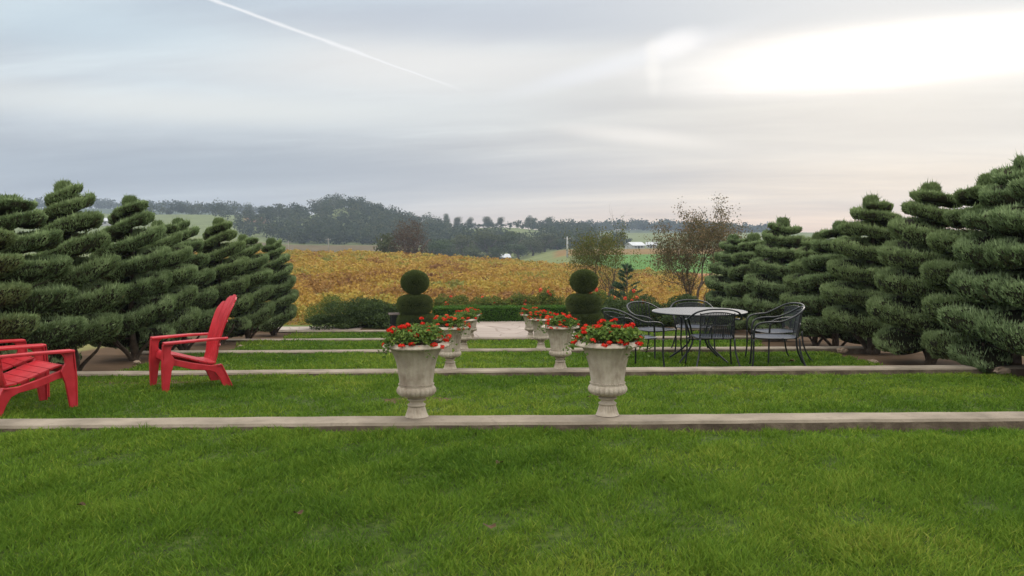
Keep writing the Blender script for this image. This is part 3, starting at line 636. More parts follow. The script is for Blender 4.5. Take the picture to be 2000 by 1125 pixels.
def place_red(o, cx, cy, face, label):
    """face = facing direction vector"""
    o.location = (cx, cy, gz(cy) + .012); o.scale = (.9, .85, 1); o.rotation_euler = (0, 0, math.atan2(face[1], face[0]) + math.pi / 2)
    tag(o, label, 'chair', 'red plastic adirondack chairs on the lawn')
place_red(ch, -3.19, 9.20, (-.84, -.54), 'red slatted adirondack chair standing alone on the lawn facing left')
c2 = copy_tree(ch); place_red(c2, -4.19, 7.60, (.62, .78), 'nearer of the two red adirondack chairs cut off at the left edge')
c3 = copy_tree(ch); place_red(c3, -4.80, 8.35, (.70, .71), 'red adirondack chair behind the nearer one at the left edge, mostly hidden')

# ------------------------------------------------------------ iron dining set
def iron_chair(spindles=False):
    root = empty('iron_chair', (0, 0, 0)); r = .0105
    mb = MB(); n = 14; y = np.linspace(-.25, .22, n); pts = []
    # seat plan: rounded rear, slightly dished
    th = np.linspace(0, 2 * math.pi, 40, endpoint=False); px_ = .25 * np.sign(np.cos(th)) * np.abs(np.cos(th)) ** .55; py_ = -.015 + .235 * np.sign(np.sin(th)) * np.abs(np.sin(th)) ** .55
    px_ = px_ * np.interp(py_, [-.25, .22], [1.03, .86]); rings = []
    for q in (1, .75, .5, .25): rings.append(np.c_[px_ * q, (py_ + .015) * q - .015, .435 - .012 * (1 - q ** 2) + 0 * px_])
    V = np.concatenate(rings + [[[0, -.015, .423]]]); j = np.arange(40); j2 = (j + 1) % 40; Fq = np.concatenate([np.stack([k * 40 + j, k * 40 + j2, (k + 1) * 40 + j2, (k + 1) * 40 + j], -1) for k in range(3)])
    seat = MB(); seat.add(V, [Fq, np.stack([120 + j, 120 + j2, np.full(40, 160)], -1)], 0, None, True); so = seat.build('seat', M['seatmesh'], root)
    fr = MB(); P = np.c_[px_, py_, np.full(40, .434)]; fr.tube(np.vstack([P, P[:2]]), .009, 7); fr.build('seat_rim', M['iron'], so)
    half = [(.275, -.262, .43), (.285, -.255, .56), (.30, -.215, .635), (.315, -.11, .665), (.318, .03, .675), (.300, .15, .73), (.235, .245, .80), (.12, .285, .836), (0, .295, .842)]
    full = half + [(-x, y, z) for x, y, z in half[:-1][::-1]]
    MB().tube(smoothpath(full, 6), r * 1.15, 9).build('arm_rail', M['iron'], root)
    for s in (-1, 1):
        MB().tube(smoothpath([(s * .275, -.262, .43), (s * .268, -.262, .22), (s * .285, -.275, .0)], 5), r, 8).build('leg', M['iron'], root)
        MB().tube(smoothpath([(s * .20, .235, .44), (s * .215, .25, .25), (s * .25, .30, .08), (s * .275, .345, 0)], 5), r, 8).build('leg', M['iron'], root)
    def bs(x, z):   # barrel back surface
        return .235 + .055 * (z - .43) / .45 - .9 * x * x
    ba = MB()
    for x in (-.2, .2): zz = np.linspace(.43, .80 if spindles else .785, 8); ba.tube(np.c_[np.full(8, x), bs(x, zz), zz], .008, 7)
    if spindles:
        for x in np.linspace(-.155, .155, 6): zz = np.linspace(.43, .835 - .6 * x * x, 8); ba.tube(np.c_[np.full(8, x), bs(x, zz), zz], .0055, 6)
    else:
        xs = np.linspace(-.2, .2, 13); ztop = .80 - .95 * xs ** 2 * .9; ba.tube(np.c_[xs, bs(xs, ztop), ztop], .008, 7); ba.tube(np.c_[xs, bs(xs, .62), np.full(13, .62)], .006, 6); ba.tube(np.c_[xs, bs(xs, .45), np.full(13, .45)], .006, 6)
        for x in (-.067, .067): zz = np.linspace(.43, .62, 5); ba.tube(np.c_[np.full(5, x), bs(x, zz), zz], .006, 6)
    bo = ba.build('backrest', M['iron'], root)
    if not spindles:
        pn = MB(); V = []
        for x in xs: zt_ = .80 - .95 * x ** 2 * .9; zz = np.linspace(.46, zt_, 8); V.append(np.c_[np.full(8, x), bs(x, zz) - .002, zz])
        V = np.concatenate(V); i = np.arange(12)[:, None] * 8; j = np.arange(7)[None]; pn.add(V, [np.stack([i + j, i + 8 + j, i + 8 + j + 1, i + j + 1], -1).reshape(-1, 4)], 0, None, True); pn.build('mesh_panel', M['ironmesh'], bo)
    return root
ic = iron_chair(); ic2 = iron_chair(True)
TX, TY = 3.05, 12.95
def place_iron(o, x, y, face, label):
    o.location = (x, y, gz(y) + .01); o.scale = (1.14, 1.2, 1); o.rotation_euler = (0, 0, math.atan2(face[1], face[0]) + math.pi / 2); tag(o, label, 'chair', 'black iron armchairs around the patio table')
place_iron(ic, 3.0, 11.9, (.05, 1), 'black iron mesh armchair in front of the table with its back to the camera')
defs = [(1.86, 11.9, (.88, .47), 'leftmost black iron armchair, partly hidden by the red flowers of the near right urn'),
        (3.24, 14.2, (-.1, -1), 'black iron armchair on the far side of the table, facing the camera'),
        (4.22, 12.95, (-1, -.25), 'black iron armchair at the right of the table, the one farther from the camera'),
        (3.86, 11.85, (-.97, .24), 'rightmost black iron armchair, nearer the camera, seen from its side')]
for x, y, f_, lab in defs: o = copy_tree(ic); place_iron(o, x, y, f_, lab)
place_iron(ic2, 2.46, 13.55, (.62, -.78), 'iron armchair with thin vertical spindles in its back, behind the table on the left')
tb = empty('patio_table', (TX, TY, gz(TY) + .01), 0, 'round grey metal patio table on curved black legs', 'table')
R0 = .695; MB().lathe([(.0, .742), (.05, .742), (.35, .742), (R0 - .02, .742), (R0 - .005, .743)], 72).build('tabletop', M['tabletop'], tb)
MB().tube(np.c_[R0 * np.cos(np.linspace(0, 6.2832, 73)), R0 * np.sin(np.linspace(0, 6.2832, 73)), np.full(73, .735)], .011, 8).build('table_rim', M['iron'], tb)
for k in range(4):
    a = k * math.pi / 2 + .75; c, s = math.cos(a), math.sin(a)
    pr_ = [(.30, .73), (.27, .62), (.20, .46), (.165, .34), (.20, .24), (.34, .12), (.52, .0)]
    MB().tube(smoothpath([(r * c, r * s, z) for r, z in pr_], 6), .0135, 9).build('leg', M['iron'], tb)
a = np.linspace(0, 6.2832, 33); MB().tube(np.c_[.175 * np.cos(a), .175 * np.sin(a), np.full(33, .335)], .010, 7).build('leg_ring', M['iron'], tb)
MB().tube(np.c_[.30 * np.cos(a), .30 * np.sin(a), np.full(33, .72)], .010, 7).build('top_support', M['iron'], tb)

# ------------------------------------------------------------ ball topiaries, hedge, shrubs
def ball_topiary(x, y, label, seed):
    g = np.random.default_rng(seed); z0 = E - KH[3] - .16; root = empty('ball_topiary', (x, y, z0), 0, label, 'topiary', 'clipped ball topiaries at the patio'); mb = MB()
    for c, r in (((g.uniform(-.02, .02), 0, 1.305), (.325, .325, .275)), ((g.uniform(-.03, .03), 0, .78), (.415, .415, .225)), ((.04, 0, .35), (.47, .47, .22))):
        V, Q = blob(c, np.array(r) * .96, g, 32, 20, .012); mb.add(V, [Q], 1, None, True)
        n = int(30000 * r[0] * r[2] / .1); d = sph(n, g); rr = np.array(r)
        if r[0] > .4: # flatter, drum-like cushions
            h = np.linalg.norm(d[:, :2], axis=1); d[:, :2] = d[:, :2] / h[:, None] * h[:, None] ** .6; d[:, 2] = np.sign(d[:, 2]) * np.abs(d[:, 2]) ** .75
        P = d * rr * .965 + c; D = unit(d + g.normal(0, .35, (n, 3)) + [0, 0, .25]); V, T = tris(P, D, g.uniform(.018, .045, n), g.uniform(.012, .022, n), g); mb.add(V, [T], 0, np.repeat(np.clip(g.normal(.5, .18, n), 0, 1), 3))
    mb.build('crown', [M['topiary'], M['topcore']], root)
    tm = MB(); tm.tube([(0, 0, -.1), (0, .01, .5), (.01, 0, 1.1), (0, 0, 1.3)], [.05, .04, .035, .03], 8); tm.build('trunk', M['bark'], root)
p1 = at(810, 600, 20.6); p2 = at(1141, 600, 20.6)
ball_topiary(p1[0], 20.6, 'dark green ball topiary on two cushions, left of the patio', 21); ball_topiary(p2[0], 20.6, 'dark green ball topiary on two cushions, right of the patio', 22)
def hedge_box(x0, x1, y0, y1, z0, z1, label, seed, n=26000):
    g = np.random.default_rng(seed); c = np.array([(x0 + x1) / 2, (y0 + y1) / 2, z0]); d = np.array([x1 - x0, y1 - y0, z1 - z0]); root = empty('low_hedge', c, 0, label, 'hedge'); mb = MB()
    mb.box((0, 0, d[2] / 2 - .01), d - .06, 1); A = [d[0] * d[2], d[0] * d[1], d[1] * d[2]]; f = g.choice(3, n, p=[A[0] / sum(A), A[1] / sum(A), A[2] / sum(A)])
    P = (g.uniform(-.5, .5, (n, 3))) * d; P[:, 2] += d[2] / 2; s = g.choice([-1, 1], n); N = np.zeros((n, 3))
    for k, ax in ((0, 1), (2, 0)): P[f == k, ax] = (s * d[ax] / 2)[f == k]; N[f == k, ax] = s[f == k]
    P[f == 1, 2] = d[2] + .015 * vnoise(P[f == 1, 0] * 6, P[f == 1, 1] * 6, 2); N[f == 1, 2] = 1
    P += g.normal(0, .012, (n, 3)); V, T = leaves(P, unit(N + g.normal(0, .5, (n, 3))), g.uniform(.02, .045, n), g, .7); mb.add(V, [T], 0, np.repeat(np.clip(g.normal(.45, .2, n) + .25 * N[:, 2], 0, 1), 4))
    mb.build('foliage', [M['hedge'], M['topcore']], root)
    st = MB()
    for x in np.arange(-d[0] / 2 + .2, d[0] / 2 - .1, .4): st.tube([(x, 0, -.1), (x, 0, d[2] * .6)], [.012, .006], 5)
    st.build('stems', M['bark'], root)
za = E - KH[3] - .008
hedge_box(at(846, 600, 22.9)[0], at(1108, 600, 22.9)[0], 22.75, 23.5, za - .0, E - 139 / F * 22.9 - .03, 'low clipped dark green hedge along the back of the patio between the ball topiaries', 31)
def bush(x, y, w, h, dpt, name, label, cat, group, leafm, seed, n=9000, ls=.055, flowers=0, zb=None, flm='roseflower', lob=14, lo=.12):
    g = np.random.default_rng(seed); z0 = tzf(x, y) if zb is None else zb; root = empty(name, (x, y, z0), 0, label, cat, group); mb = MB(); Ps = []; Ns = []; tops = []
    for k in range(lob):
        c = np.array([g.uniform(-.36, .36) * w, g.uniform(-.32, .32) * dpt, g.uniform(lo, .86) * h]); r = np.array([w * .24, dpt * .3, h * .26]) * g.uniform(.7, 1.15)
        c[2] *= 1 - .35 * abs(c[0] / w) ; d = sph(n // lob, g); Ps.append(c + d * r * g.uniform(.45, 1.12, (len(d), 1)) ** .7); Ns.append(unit(d + g.normal(0, .6, d.shape))); tops.append((c, r))
    P = np.concatenate(Ps); N = np.concatenate(Ns); ok = P[:, 2] > .02; P, N = P[ok], N[ok]
    V, T = leaves(P, N, ls * g.uniform(.6, 1.4, len(P)), g, .65); mb.add(V, [T], 0, np.repeat(np.clip(g.normal(.45, .22, len(P)), 0, 1), 4)); mb.build('foliage', M[leafm], root)
    st = MB()
    for c, r in tops: st.tube([(g.normal(0, .05), g.normal(0, .05), -.1), (c[0] * .5, c[1] * .5, c[2] * .5), (c[0], c[1], c[2] + r[2] * .8)], [.02, .012, .004], 5)
    st.build('stems', M['bark'], root)
    for k in range(flowers):
        c, r = tops[int(g.integers(0, len(tops)))]; d = sph(1, g)[0]; d[2] = abs(d[2]) + .5; d[1] = -abs(d[1]); d = unit(d); fm = MB(); m_ = 16; dd = sph(m_, g); s_ = g.uniform(.045, .085)
        V, T = leaves(dd * s_ * .6, unit(dd + g.normal(0, .3, dd.shape)), s_ * .8, g, .9); fm.add(V, [T], 0, np.repeat(g.uniform(0, 1, m_), 4)); fm.build('blossom', M[flm], root, loc=c + d * r * 1.12)
    return root
def bush_px(px0, px1, ytop, D, **kw):
    a = at(px0, ytop, D); b = at(px1, ytop, D); x = (a[0] + b[0]) / 2; zb = tzf(x, D); return bush(x, D, b[0] - a[0], a[2] - zb, kw.pop('dpt', 1.0), zb=zb, **kw)
sg = 'dark leafy shrubs behind the last kerb'
bush_px(598, 700, 612, 24.2, name='shrub', label='low sprawling olive green shrub at the left end, beside the last juniper', cat='shrub', group=sg, leafm='shrub', seed=41, n=5000)
bush_px(650, 765, 583, 24.6, name='shrub', label='large dark shrub with brownish tips left of the ball topiary', cat='shrub', group=sg, leafm='shrub', seed=42, n=12000, dpt=1.6)
bush_px(715, 800, 592, 24.2, name='shrub', label='dark shrub directly beside the left ball topiary', cat='shrub', group=sg, leafm='shrub', seed=43, n=9000)
bush_px(600, 700, 572, 27.0, name='shrub', label='greenish brown shrub rising behind the low sprawling one', cat='shrub', group=sg, leafm='rosebush', seed=44, n=9000, dpt=1.8)
bush_px(1160, 1240, 582, 24.4, name='shrub', label='dark shrub behind the leftmost iron armchair', cat='shrub', group=sg, leafm='shrub', seed=45, n=9000, dpt=1.3)
bush_px(1215, 1305, 578, 24.4, name='shrub', label='dark shrub behind the iron armchair with spindles', cat='shrub', group=sg, leafm='shrub', seed=46, n=10000, dpt=1.3)
bush_px(1285, 1375, 574, 24.4, name='shrub', label='dark shrub behind the far armchair of the table', cat='shrub', group=sg, leafm='shrub', seed=47, n=10000, dpt=1.3)
bush_px(1350, 1470, 580, 24.4, name='shrub', label='dark shrub next to the last juniper of the right row', cat='shrub', group=sg, leafm='shrub', seed=48, n=9000, dpt=1.3)
rg = 'rose bushes behind the hedge'
for i, (a_, b_, yt, D, nf, lab) in enumerate([(845, 915, 572, 24.6, 10, 'rose bush with a few red blooms just right of the left ball topiary'), (905, 985, 573, 24.9, 6, 'rose bush with faded leaves behind the left half of the hedge'),
        (975, 1050, 574, 24.8, 7, 'rose bush with faded leaves behind the right half of the hedge'), (1040, 1108, 569, 24.6, 12, 'rose bush with a bright red cluster left of the right ball topiary'),
        (1150, 1215, 570, 25.9, 18, 'rose bush with pinkish red blooms right of the right ball topiary'), (1205, 1262, 572, 26.0, 14, 'rose bush with pinkish red blooms below the small pine')]):
    bush_px(a_, b_, yt, D, name='rose_bush', label=lab, cat='rose bush', group=rg, lo=.25, leafm='rosebush', seed=60 + i, n=9000, ls=.05, flowers=nf)
# small lantern post left of the left ball topiary
lp = at(769, 612, 20.9); z0 = gz(20.9); lt = empty('garden_lantern', (lp[0], 20.9, z0), .2, 'small dark garden lantern with a pale flat cap left of the left ball topiary', 'lantern')
mb = MB(); mb.box((0, 0, .20), (.05, .05, .42)); mb.build('post', M['brownwall'], lt, bevel=.004)
hh = lp[2] - z0 - .02; mb = MB()
for sx in (-1, 1):
    for sy in (-1, 1): mb.box((sx * .075, sy * .075, hh - .13), (.018, .018, .24))
mb.box((0, 0, hh - .26), (.19, .19, .02)); mb.build('frame', M['iron'], lt); mb = MB(); mb.box((0, 0, hh - .13), (.12, .12, .23)); mb.build('glass', M['dark'], lt)
mb = MB(); mb.prism([(-.13, hh - .01), (.13, hh - .01), (.09, hh + .03), (-.09, hh + .03)], -.13, .13); mb.build('cap', M['greybark'], lt, bevel=.005)

# ------------------------------------------------------------ rocks, leaves
def rock(x, y, r, label, seed):
    g = np.random.default_rng(seed); V, Q = blob((0, 0, 0), (r, r * .75, r * .55), g, 12, 8, .22); mb = MB(); mb.add(V, [Q], 0, None, False)
    tag(mb.build('rock', M['rock'], loc=(x, y, gz(y) + r * .25)), label, 'rock', 'rocks under the junipers')
for i, (px, D, r, lab) in enumerate([(181, 11.4, .07, 'tan rock at the foot of the tallest left juniper'), (1655, 14.3, .09, 'flat pale rock below the juniper with the single tuft'), (1715, 12.4, .08, 'brown rock in the bare soil under the wide right juniper'),
        (1975, 9.95, .09, 'brown rock against the kerb at the right edge'), (470, 17.6, .06, 'small pale rock at the lawn edge behind the red chair back'), (268, 13.2, .055, 'small rock near the bare trunk left of the red chair')]):
    rock((px - VP) / F * D, D, r, lab, 70 + i)
def dryleaf(px, py, s, label, seed):
    r = ray(px, py); t = 1.0
    for _ in range(60):
        p = Vector((0, 0, E)) + r * t; t += (p.z - gz(p.y) - .035) / max(-r.z, .05) * .6
    g = np.random.default_rng(seed); mb = MB(); n = 9; a = np.linspace(0, 2 * math.pi, n, endpoint=False); rr = s * (1 + .35 * np.cos(a * 3 + g.uniform(0, 6)) * .6)
    V = np.c_[rr * np.cos(a), rr * .7 * np.sin(a), .35 * s * np.sin(a * 2 + g.uniform(0, 6)) + .2 * s]; V = np.vstack([V, [0, 0, 0]]); j = np.arange(n)
    mb.add(V, [np.stack([j, (j + 1) % n, np.full(n, n)], -1)], 0); tag(mb.build('fallen_leaf', M['dry'], loc=(p.x, p.y, gz(p.y) + .04)), label, 'leaf', 'dry leaves lying on the lawn')
for i, (px, py, s, lab) in enumerate([(583, 1004, .022, 'curled dark dry leaf on the near lawn left of the middle'), (957, 1030, .028, 'brown dry leaf on the near lawn below the gap between the urns'), (158, 988, .02, 'brown dry leaf on the near lawn at the left'),
        (1150, 776, .018, 'small pale dry leaf on the lawn left of the near right urn'), (1546, 706, .05, 'brown dry leaf under the rightmost iron armchair'), (975, 905, .022, 'dark dry leaf on the near lawn just below the nearest kerb')]): dryleaf(px, py, s, lab, 80 + i)

# ------------------------------------------------------------ vineyard
g = np.random.default_rng(55); Vs = []; mb = MB()
ry = []; 
th = R_(24); cs, sn = math.cos(th), math.sin(th)
U, W_ = np.meshgrid(np.arange(-140, 180, 1.7), np.arange(-80, 200, 2.9), indexing='ij'); U = U + g.normal(0, .2, U.shape); W_ = W_ + g.normal(0, .15, W_.shape)
X = (U * cs - W_ * sn).ravel(); Y = (U * sn + W_ * cs).ravel(); px = X / np.maximum(Y, 1) * F + VP
ymax = np.interp(px, [0, 1050, 1300, 1500], [127, 124, 122, 120]); ok = (Y > 30.5) & (Y < ymax) & (px > 350) & (px < 1560); X, Y = X[ok], Y[ok]
for lo, hi, nl in ((30, 42, 330), (42, 60, 190), (60, 85, 110), (85, 130, 70)):
    s_ = (Y >= lo) & (Y < hi); x, y = X[s_], Y[s_]; n = len(x) * nl; xi = np.repeat(x, nl); yi = np.repeat(y, nl); vg = np.repeat(g.uniform(.55, 1.45, len(x)), nl)
    d = sph(n, g); d[:, 2] = np.where(d[:, 2] < -.35, -d[:, 2], d[:, 2]); rr = g.uniform(.45, 1.08, n) ** .6
    P = np.c_[xi, yi, tz(xi, yi) + .68] + np.c_[d[:, 0] * .95 * rr, d[:, 1] * .85 * rr, d[:, 2] * .58 * rr * vg]
    sz = (.085 + .0021 * yi) * g.uniform(.6, 1.3, n)
    vr = np.repeat(g.normal(0, .2, len(x)) - (g.uniform(size=len(x)) < .07) * .45 + (g.uniform(size=len(x)) < .05) * .35, nl); pr = vnoise(xi * .10, yi * .07, 77, 3)
    V, T = leaves(P, unit(d + g.normal(0, .6, d.shape)), sz, g, .85); mb.add(V, [T], 0, np.repeat(np.clip(.56 + vr + .30 * pr + g.normal(0, .14, n), 0, 1), 4))
tag(mb.build('vineyard', M['vine']), 'rolling vineyard of golden yellow and rusty autumn vines', 'vineyard', None, 'stuff')

# ------------------------------------------------------------ trees
def grow(mb, p, d, L, r, depth, g, tips, spread=.55, up=.15, kids=(2, 4), wob=.18):
    n = 5; pts = [p]; q = p.copy(); dd = d.copy()
    for k in range(n): dd = unit(dd + g.normal(0, wob, 3) + [0, 0, up * .4]); q = q + dd * L / n; pts.append(q)
    pts = np.array(pts); rad = np.linspace(r, r * .55, n + 1); mb.tube(pts, rad, 7 if r > .03 else 4)
    if depth <= 2: tips.extend([(pts[i], unit(pts[i] - pts[i - 1])) for i in range(2, n + 1)])
    if depth == 0: return
    for k in range(int(g.integers(kids[0], kids[1] + 1))):
        f = g.uniform(.35, 1) if k else 1.0; i = min(int(f * n), n); nd_ = unit(dd + g.normal(0, spread, 3) + [0, 0, up]); grow(mb, pts[i], nd_, L * g.uniform(.6, .85), r * .55 * g.uniform(.7, 1), depth - 1, g, tips, spread, up, kids, wob)
def limb_tree(name, base, stems, label, leafm, nleaf, ls, seed, L=1.5, depth=4, spread=.5, filt=None, scatter=.12):
    g = np.random.default_rng(seed); root = empty(name, base, 0, label, 'tree'); mb = MB(); tips = []
    for (d, r, LL) in stems: grow(mb, np.array([0, 0, -.2]), unit(np.array(d, float)), LL, r, depth, g, tips, spread)
    mb.build('trunk', M['bark'], root); tp = np.array([t[0] for t in tips]); 
    if filt is not None: w = filt(tp); w = w / w.sum()
    else: w = None
    i = g.choice(len(tp), nleaf, p=w); P = tp[i] + g.normal(0, scatter, (nleaf, 3)); lm = MB(); V, T = leaves(P, sph(nleaf, g), ls * g.uniform(.6, 1.4, nleaf), g, .6); lm.add(V, [T], 0, np.repeat(g.uniform(0, 1, nleaf), 4)); lm.build('crown', M[leafm], root)
    return root
b1 = at(1182, 560, 34); z1 = tzf(b1[0], 34)
limb_tree('open_branched_tree', (b1[0], 34, z1), [((-.28, 0, 1), .075, 1.9), ((.02, .1, 1), .085, 2.1), ((.32, -.1, 1), .075, 1.9), ((.12, .3, 1), .06, 1.7)], 'small open tree with thin forked stems and a green topped crown above the vineyard', 'sparse', 6500, .08, 91, depth=5, spread=.36, filt=lambda p: np.clip((5.6 - p[:, 2]), 0, 1) * np.clip((p[:, 2] - 3.1), .05, 2) ** 1.2)
_t1 = bpy.data.objects['open_branched_tree']; _t1.scale = (.84, .84, .84); _t1.location.x -= .25
b2 = at(1338, 590, 38); z2 = tzf(b2[0], 38)
limb_tree('bare_autumn_tree', (b2[0], 38, z2), [((.22, 0, 1), .10, 2.7), ((-.25, .1, 1), .075, 2.2), ((.55, .1, 1), .06, 2.1), ((.0, .2, 1), .07, 2.5)], 'taller half bare autumn tree with rusty leaves left of the right juniper row', 'rusty', 14000, .085, 98, depth=5, spread=.42, filt=lambda p: np.clip((p[:, 2] - 1.6), .12, 3) ** .8 * np.where(p[:, 0] < .3, 1.8, 1), scatter=.13)
_t2 = bpy.data.objects['bare_autumn_tree']; _t2.scale = (.88, .88, .95); _t2.location.x += .4
# small pine
pb = at(1224, 524, 29); z3 = tzf(pb[0], 29); hp = pb[2] - z3 + .1; pr_ = empty('small_pine', (pb[0], 29, z3), 0, 'small bluish green pine below the open branched tree', 'tree'); g = np.random.default_rng(93)
tm = MB(); tm.tube([(0, 0, -.1), (.02, 0, hp * .5), (0, 0, hp)], [.05, .03, .008], 7); nm = MB()
for k in range(60):
    z = hp * g.uniform(.12, .98); a = g.uniform(0, 6.28); l = .95 * (1.05 - z / hp) + .06; e_ = np.array([l * math.cos(a), l * math.sin(a), z + l * .45]); tm.tube([(0, 0, z), e_ * [.5, .5, 1] - [0, 0, l * .25], e_], [.012, .008, .004], 4)
    n = 130; t = g.uniform(.3, 1, n)[:, None]; P = np.array([0, 0, z]) * (1 - t) + e_ * t; D = unit(unit(e_ - [0, 0, z]) * .7 + g.normal(0, .5, (n, 3)) + [0, 0, .3]); V, T = tris(P, D, .10, .022, g); nm.add(V, [T], 0, np.repeat(g.uniform(0, 1, n), 3))
tm.build('trunk', M['bark'], pr_); nm.build('crown', M['pine'], pr_)

def crown_cards(g, w, h, n, ls, zc, lob=9, core=False, flat=.75):
    Ps = []; Ns = []
    for k in range(lob):
        a = g.uniform(0, 6.28); q = g.uniform(.05, .60); c = np.array([q * w * .5 * math.cos(a), q * w * .5 * math.sin(a), zc + g.uniform(-.3, .42) * h * (1 - q * .6)]); r = np.array([w * .26, w * .26, h * .24]) * g.uniform(.7, 1.2)
        d = sph(n // lob, g); Ps.append(c + d * r * g.uniform(.35, 1.1, (len(d), 1)) ** .6); Ns.append(unit(d + g.normal(0, .5, d.shape)))
    P = np.concatenate(Ps); N = np.concatenate(Ns); return leaves(P, N, ls * g.uniform(.6, 1.4, len(P)), g, .85), len(P)
def far_tree_mesh(seed, w, h, n, ls, mat, th=.3):
    g = np.random.default_rng(seed); cm = MB(); (V, T), m_ = crown_cards(g, w, h * 1.0, n, ls, h * .52, 12); cm.add(V, [T], 0, np.repeat(np.clip(g.normal(.5, .22, m_), 0, 1), 4))
    tm = MB(); tm.tube([(0, 0, -.6), (0, .05 * h, h * .25), (.02 * h, 0, h * .6)], [w * .045, w * .035, w * .015], 7)
    for k in range(7):
        a = g.uniform(0, 6.28); tm.tube([(0, .02 * h, h * .25), (w * .18 * math.cos(a), w * .18 * math.sin(a), h * .48), (w * .33 * math.cos(a), w * .33 * math.sin(a), h * .68)], [w * .02, w * .014, w * .005], 5)
    return cm.mesh('crown', M[mat]), tm.mesh('trunk', M['greybark'])
OAK = [far_tree_mesh(s, 9, 9, 2600, .42, 'oak') for s in (1, 2, 3)]
def far_tree(name, px, ytop, D, wpx, ms, label, group, w0=7.6, h0=8.6, rot=0, lift=0):
    p = at(px, ytop, D); z = tzf(p[0], D); o = empty(name, (p[0], D, z), rot, label, 'tree', group); H = p[2] - z; W = wpx / F * D; o.scale = (W / w0, W / w0, H / h0)
    for nm, me in (('crown', ms[0]), ('trunk', ms[1])): c = bpy.data.objects.new(nm, me); COL.objects.link(c); c.parent = o
og = 'dark oaks in the valley beyond the vineyard'
for i, (px, yt, D, w, lab) in enumerate([(846, 473, 290, 62, 'dark oak just right of the round brown tree'), (875, 470, 310, 56, 'dark oak in the valley, second right of the brown tree'), (905, 462, 330, 60, 'rounded dark oak on the left part of the valley oak band'),
        (948, 453, 345, 74, 'broad tallest oak of the valley band, left of the white roofed shed'), (996, 455, 350, 62, 'oak directly above the white roofed shed'), (1014, 478, 330, 50, 'low pale green oak right of the shed'), (1040, 470, 340, 46, 'low oak between the shed and the dense dark oak'),
        (1062, 458, 360, 66, 'dense dark oak of the valley band left of the white pole'), (1090, 468, 370, 50, 'dark oak immediately left of the white pole'), (924, 483, 300, 56, 'low bushy oak at the vineyard crest left of the shed'), (965, 485, 300, 40, 'low bushy oak touching the shed'), (1175, 470, 395, 60, 'oak behind the open branched tree')]):
    far_tree('valley_oak', px, yt, D, w, OAK[i % 3], lab, og, rot=i * 1.7)
BR = far_tree_mesh(9, 9, 9, 5200, .20, 'brownleaf')
far_tree('brown_tree', 798, 434, 150, 108, BR, 'round brown nearly leafless tree standing at the vineyard crest', None)
far_tree('crest_bush', 762, 462, 152, 66, OAK[1], 'dark green bushy tree touching the left of the round brown tree', None, rot=2)
LN = far_tree_mesh(12, 7, 9, 1400, .5, 'oak')
far_tree('lone_tree', 528, 401, 560, 17, LN, 'lone dark tree standing out on the skyline left of the wooded hill', None, 7.)
far_tree('hillside_tree', 503, 433, 480, 26, OAK[0], 'single oak on the grassy slope below the lone skyline tree', None)
hgp = 'small trees along the grassy skyline'
for i, (px, yt, w, lab) in enumerate([(738, 402, 20, 'skyline tree with open crown just right of the hilltop'), (873, 419, 16, 'tall thin tree on the skyline right of the wooded hill'), (894, 425, 20, 'flat topped tree, second of the grassy skyline'), (917, 426, 16, 'tree on the grassy skyline, third from its left end'),
        (953, 424, 24, 'widest tree on the left part of the grassy skyline'), (978, 425, 18, 'tree in the middle of the grassy skyline'), (1032, 423, 16, 'tall tree on the grassy skyline right of the middle'), (1043, 427, 14, 'narrow tree next to the tall one on the grassy skyline'), (1073, 425, 22, 'tree on the rise at the right end of the grassy skyline')]):
    far_tree('skyline_tree', px, yt, 600, w, OAK[i % 3], lab, hgp, rot=i * 2.1)
# woods on the hills: one mass
g = np.random.default_rng(66); mb = MB()
def wood(n, dlo, dhi, plo, phi, w, h, nc, ls, clear):
    D = g.uniform(dlo, dhi, n); px = g.uniform(plo, phi, n); X = (px - VP) / F * D; ok = ~clear(px, D, X); D, X, px = D[ok], X[ok], px[ok]; z = tz(X, D)
    for i in range(len(D)):
        s = g.uniform(.65, 1.35); (V, T), m_ = crown_cards(g, w * s, h * s, nc, ls, h * s * .45, 4); tone = g.normal(0, .24); s *= g.choice([.7, 1, 1.15])
        mb.add(V + [X[i], D[i], z[i]], [T], 0, np.repeat(np.clip(g.normal(.5, .18, m_) + tone, 0, 1), 4))
def clr(px, D, X):
    c = vnoise(X * .045, D * .03, 88, 2); thr = np.interp(px, [300, 520, 560, 600, 800, 860, 900, 1040, 1070, 1150], [-.1, -.45, .1, .5, .5, .15, -.25, -.25, .6, .9]); return c > thr
wood(900, 398, 612, 260, 1160, 10.5, 8.2, 130, 1.05, clr)
wood(130, 592, 612, 560, 1150, 7, 6.8, 120, .8, lambda px, D, X: (px > 860) & (px < 1080))
wood(60, 588, 606, 850, 1090, 5, 3.6, 90, .6, lambda px, D, X: px < -999)
wood(330, 960, 1010, -100, 560, 11, 10, 45, 2.0, lambda px, D, X: px < -999)
wood(420, 820, 1010, 1120, 1500, 11, 9, 40, 2.2, lambda px, D, X: vnoise(X * .02, D * .02, 5) > .5)
wood(260, 400, 470, 560, 1250, 8, 6.5, 70, 1.2, lambda px, D, X: (px > 860) & (px < 1000) & (vnoise(X * .05, D * .02, 8) > -.1))
tag(mb.build('woodland', M['wood']), 'dark wooded hillsides fading to blue beyond the vineyard', 'woodland', None, 'stuff')

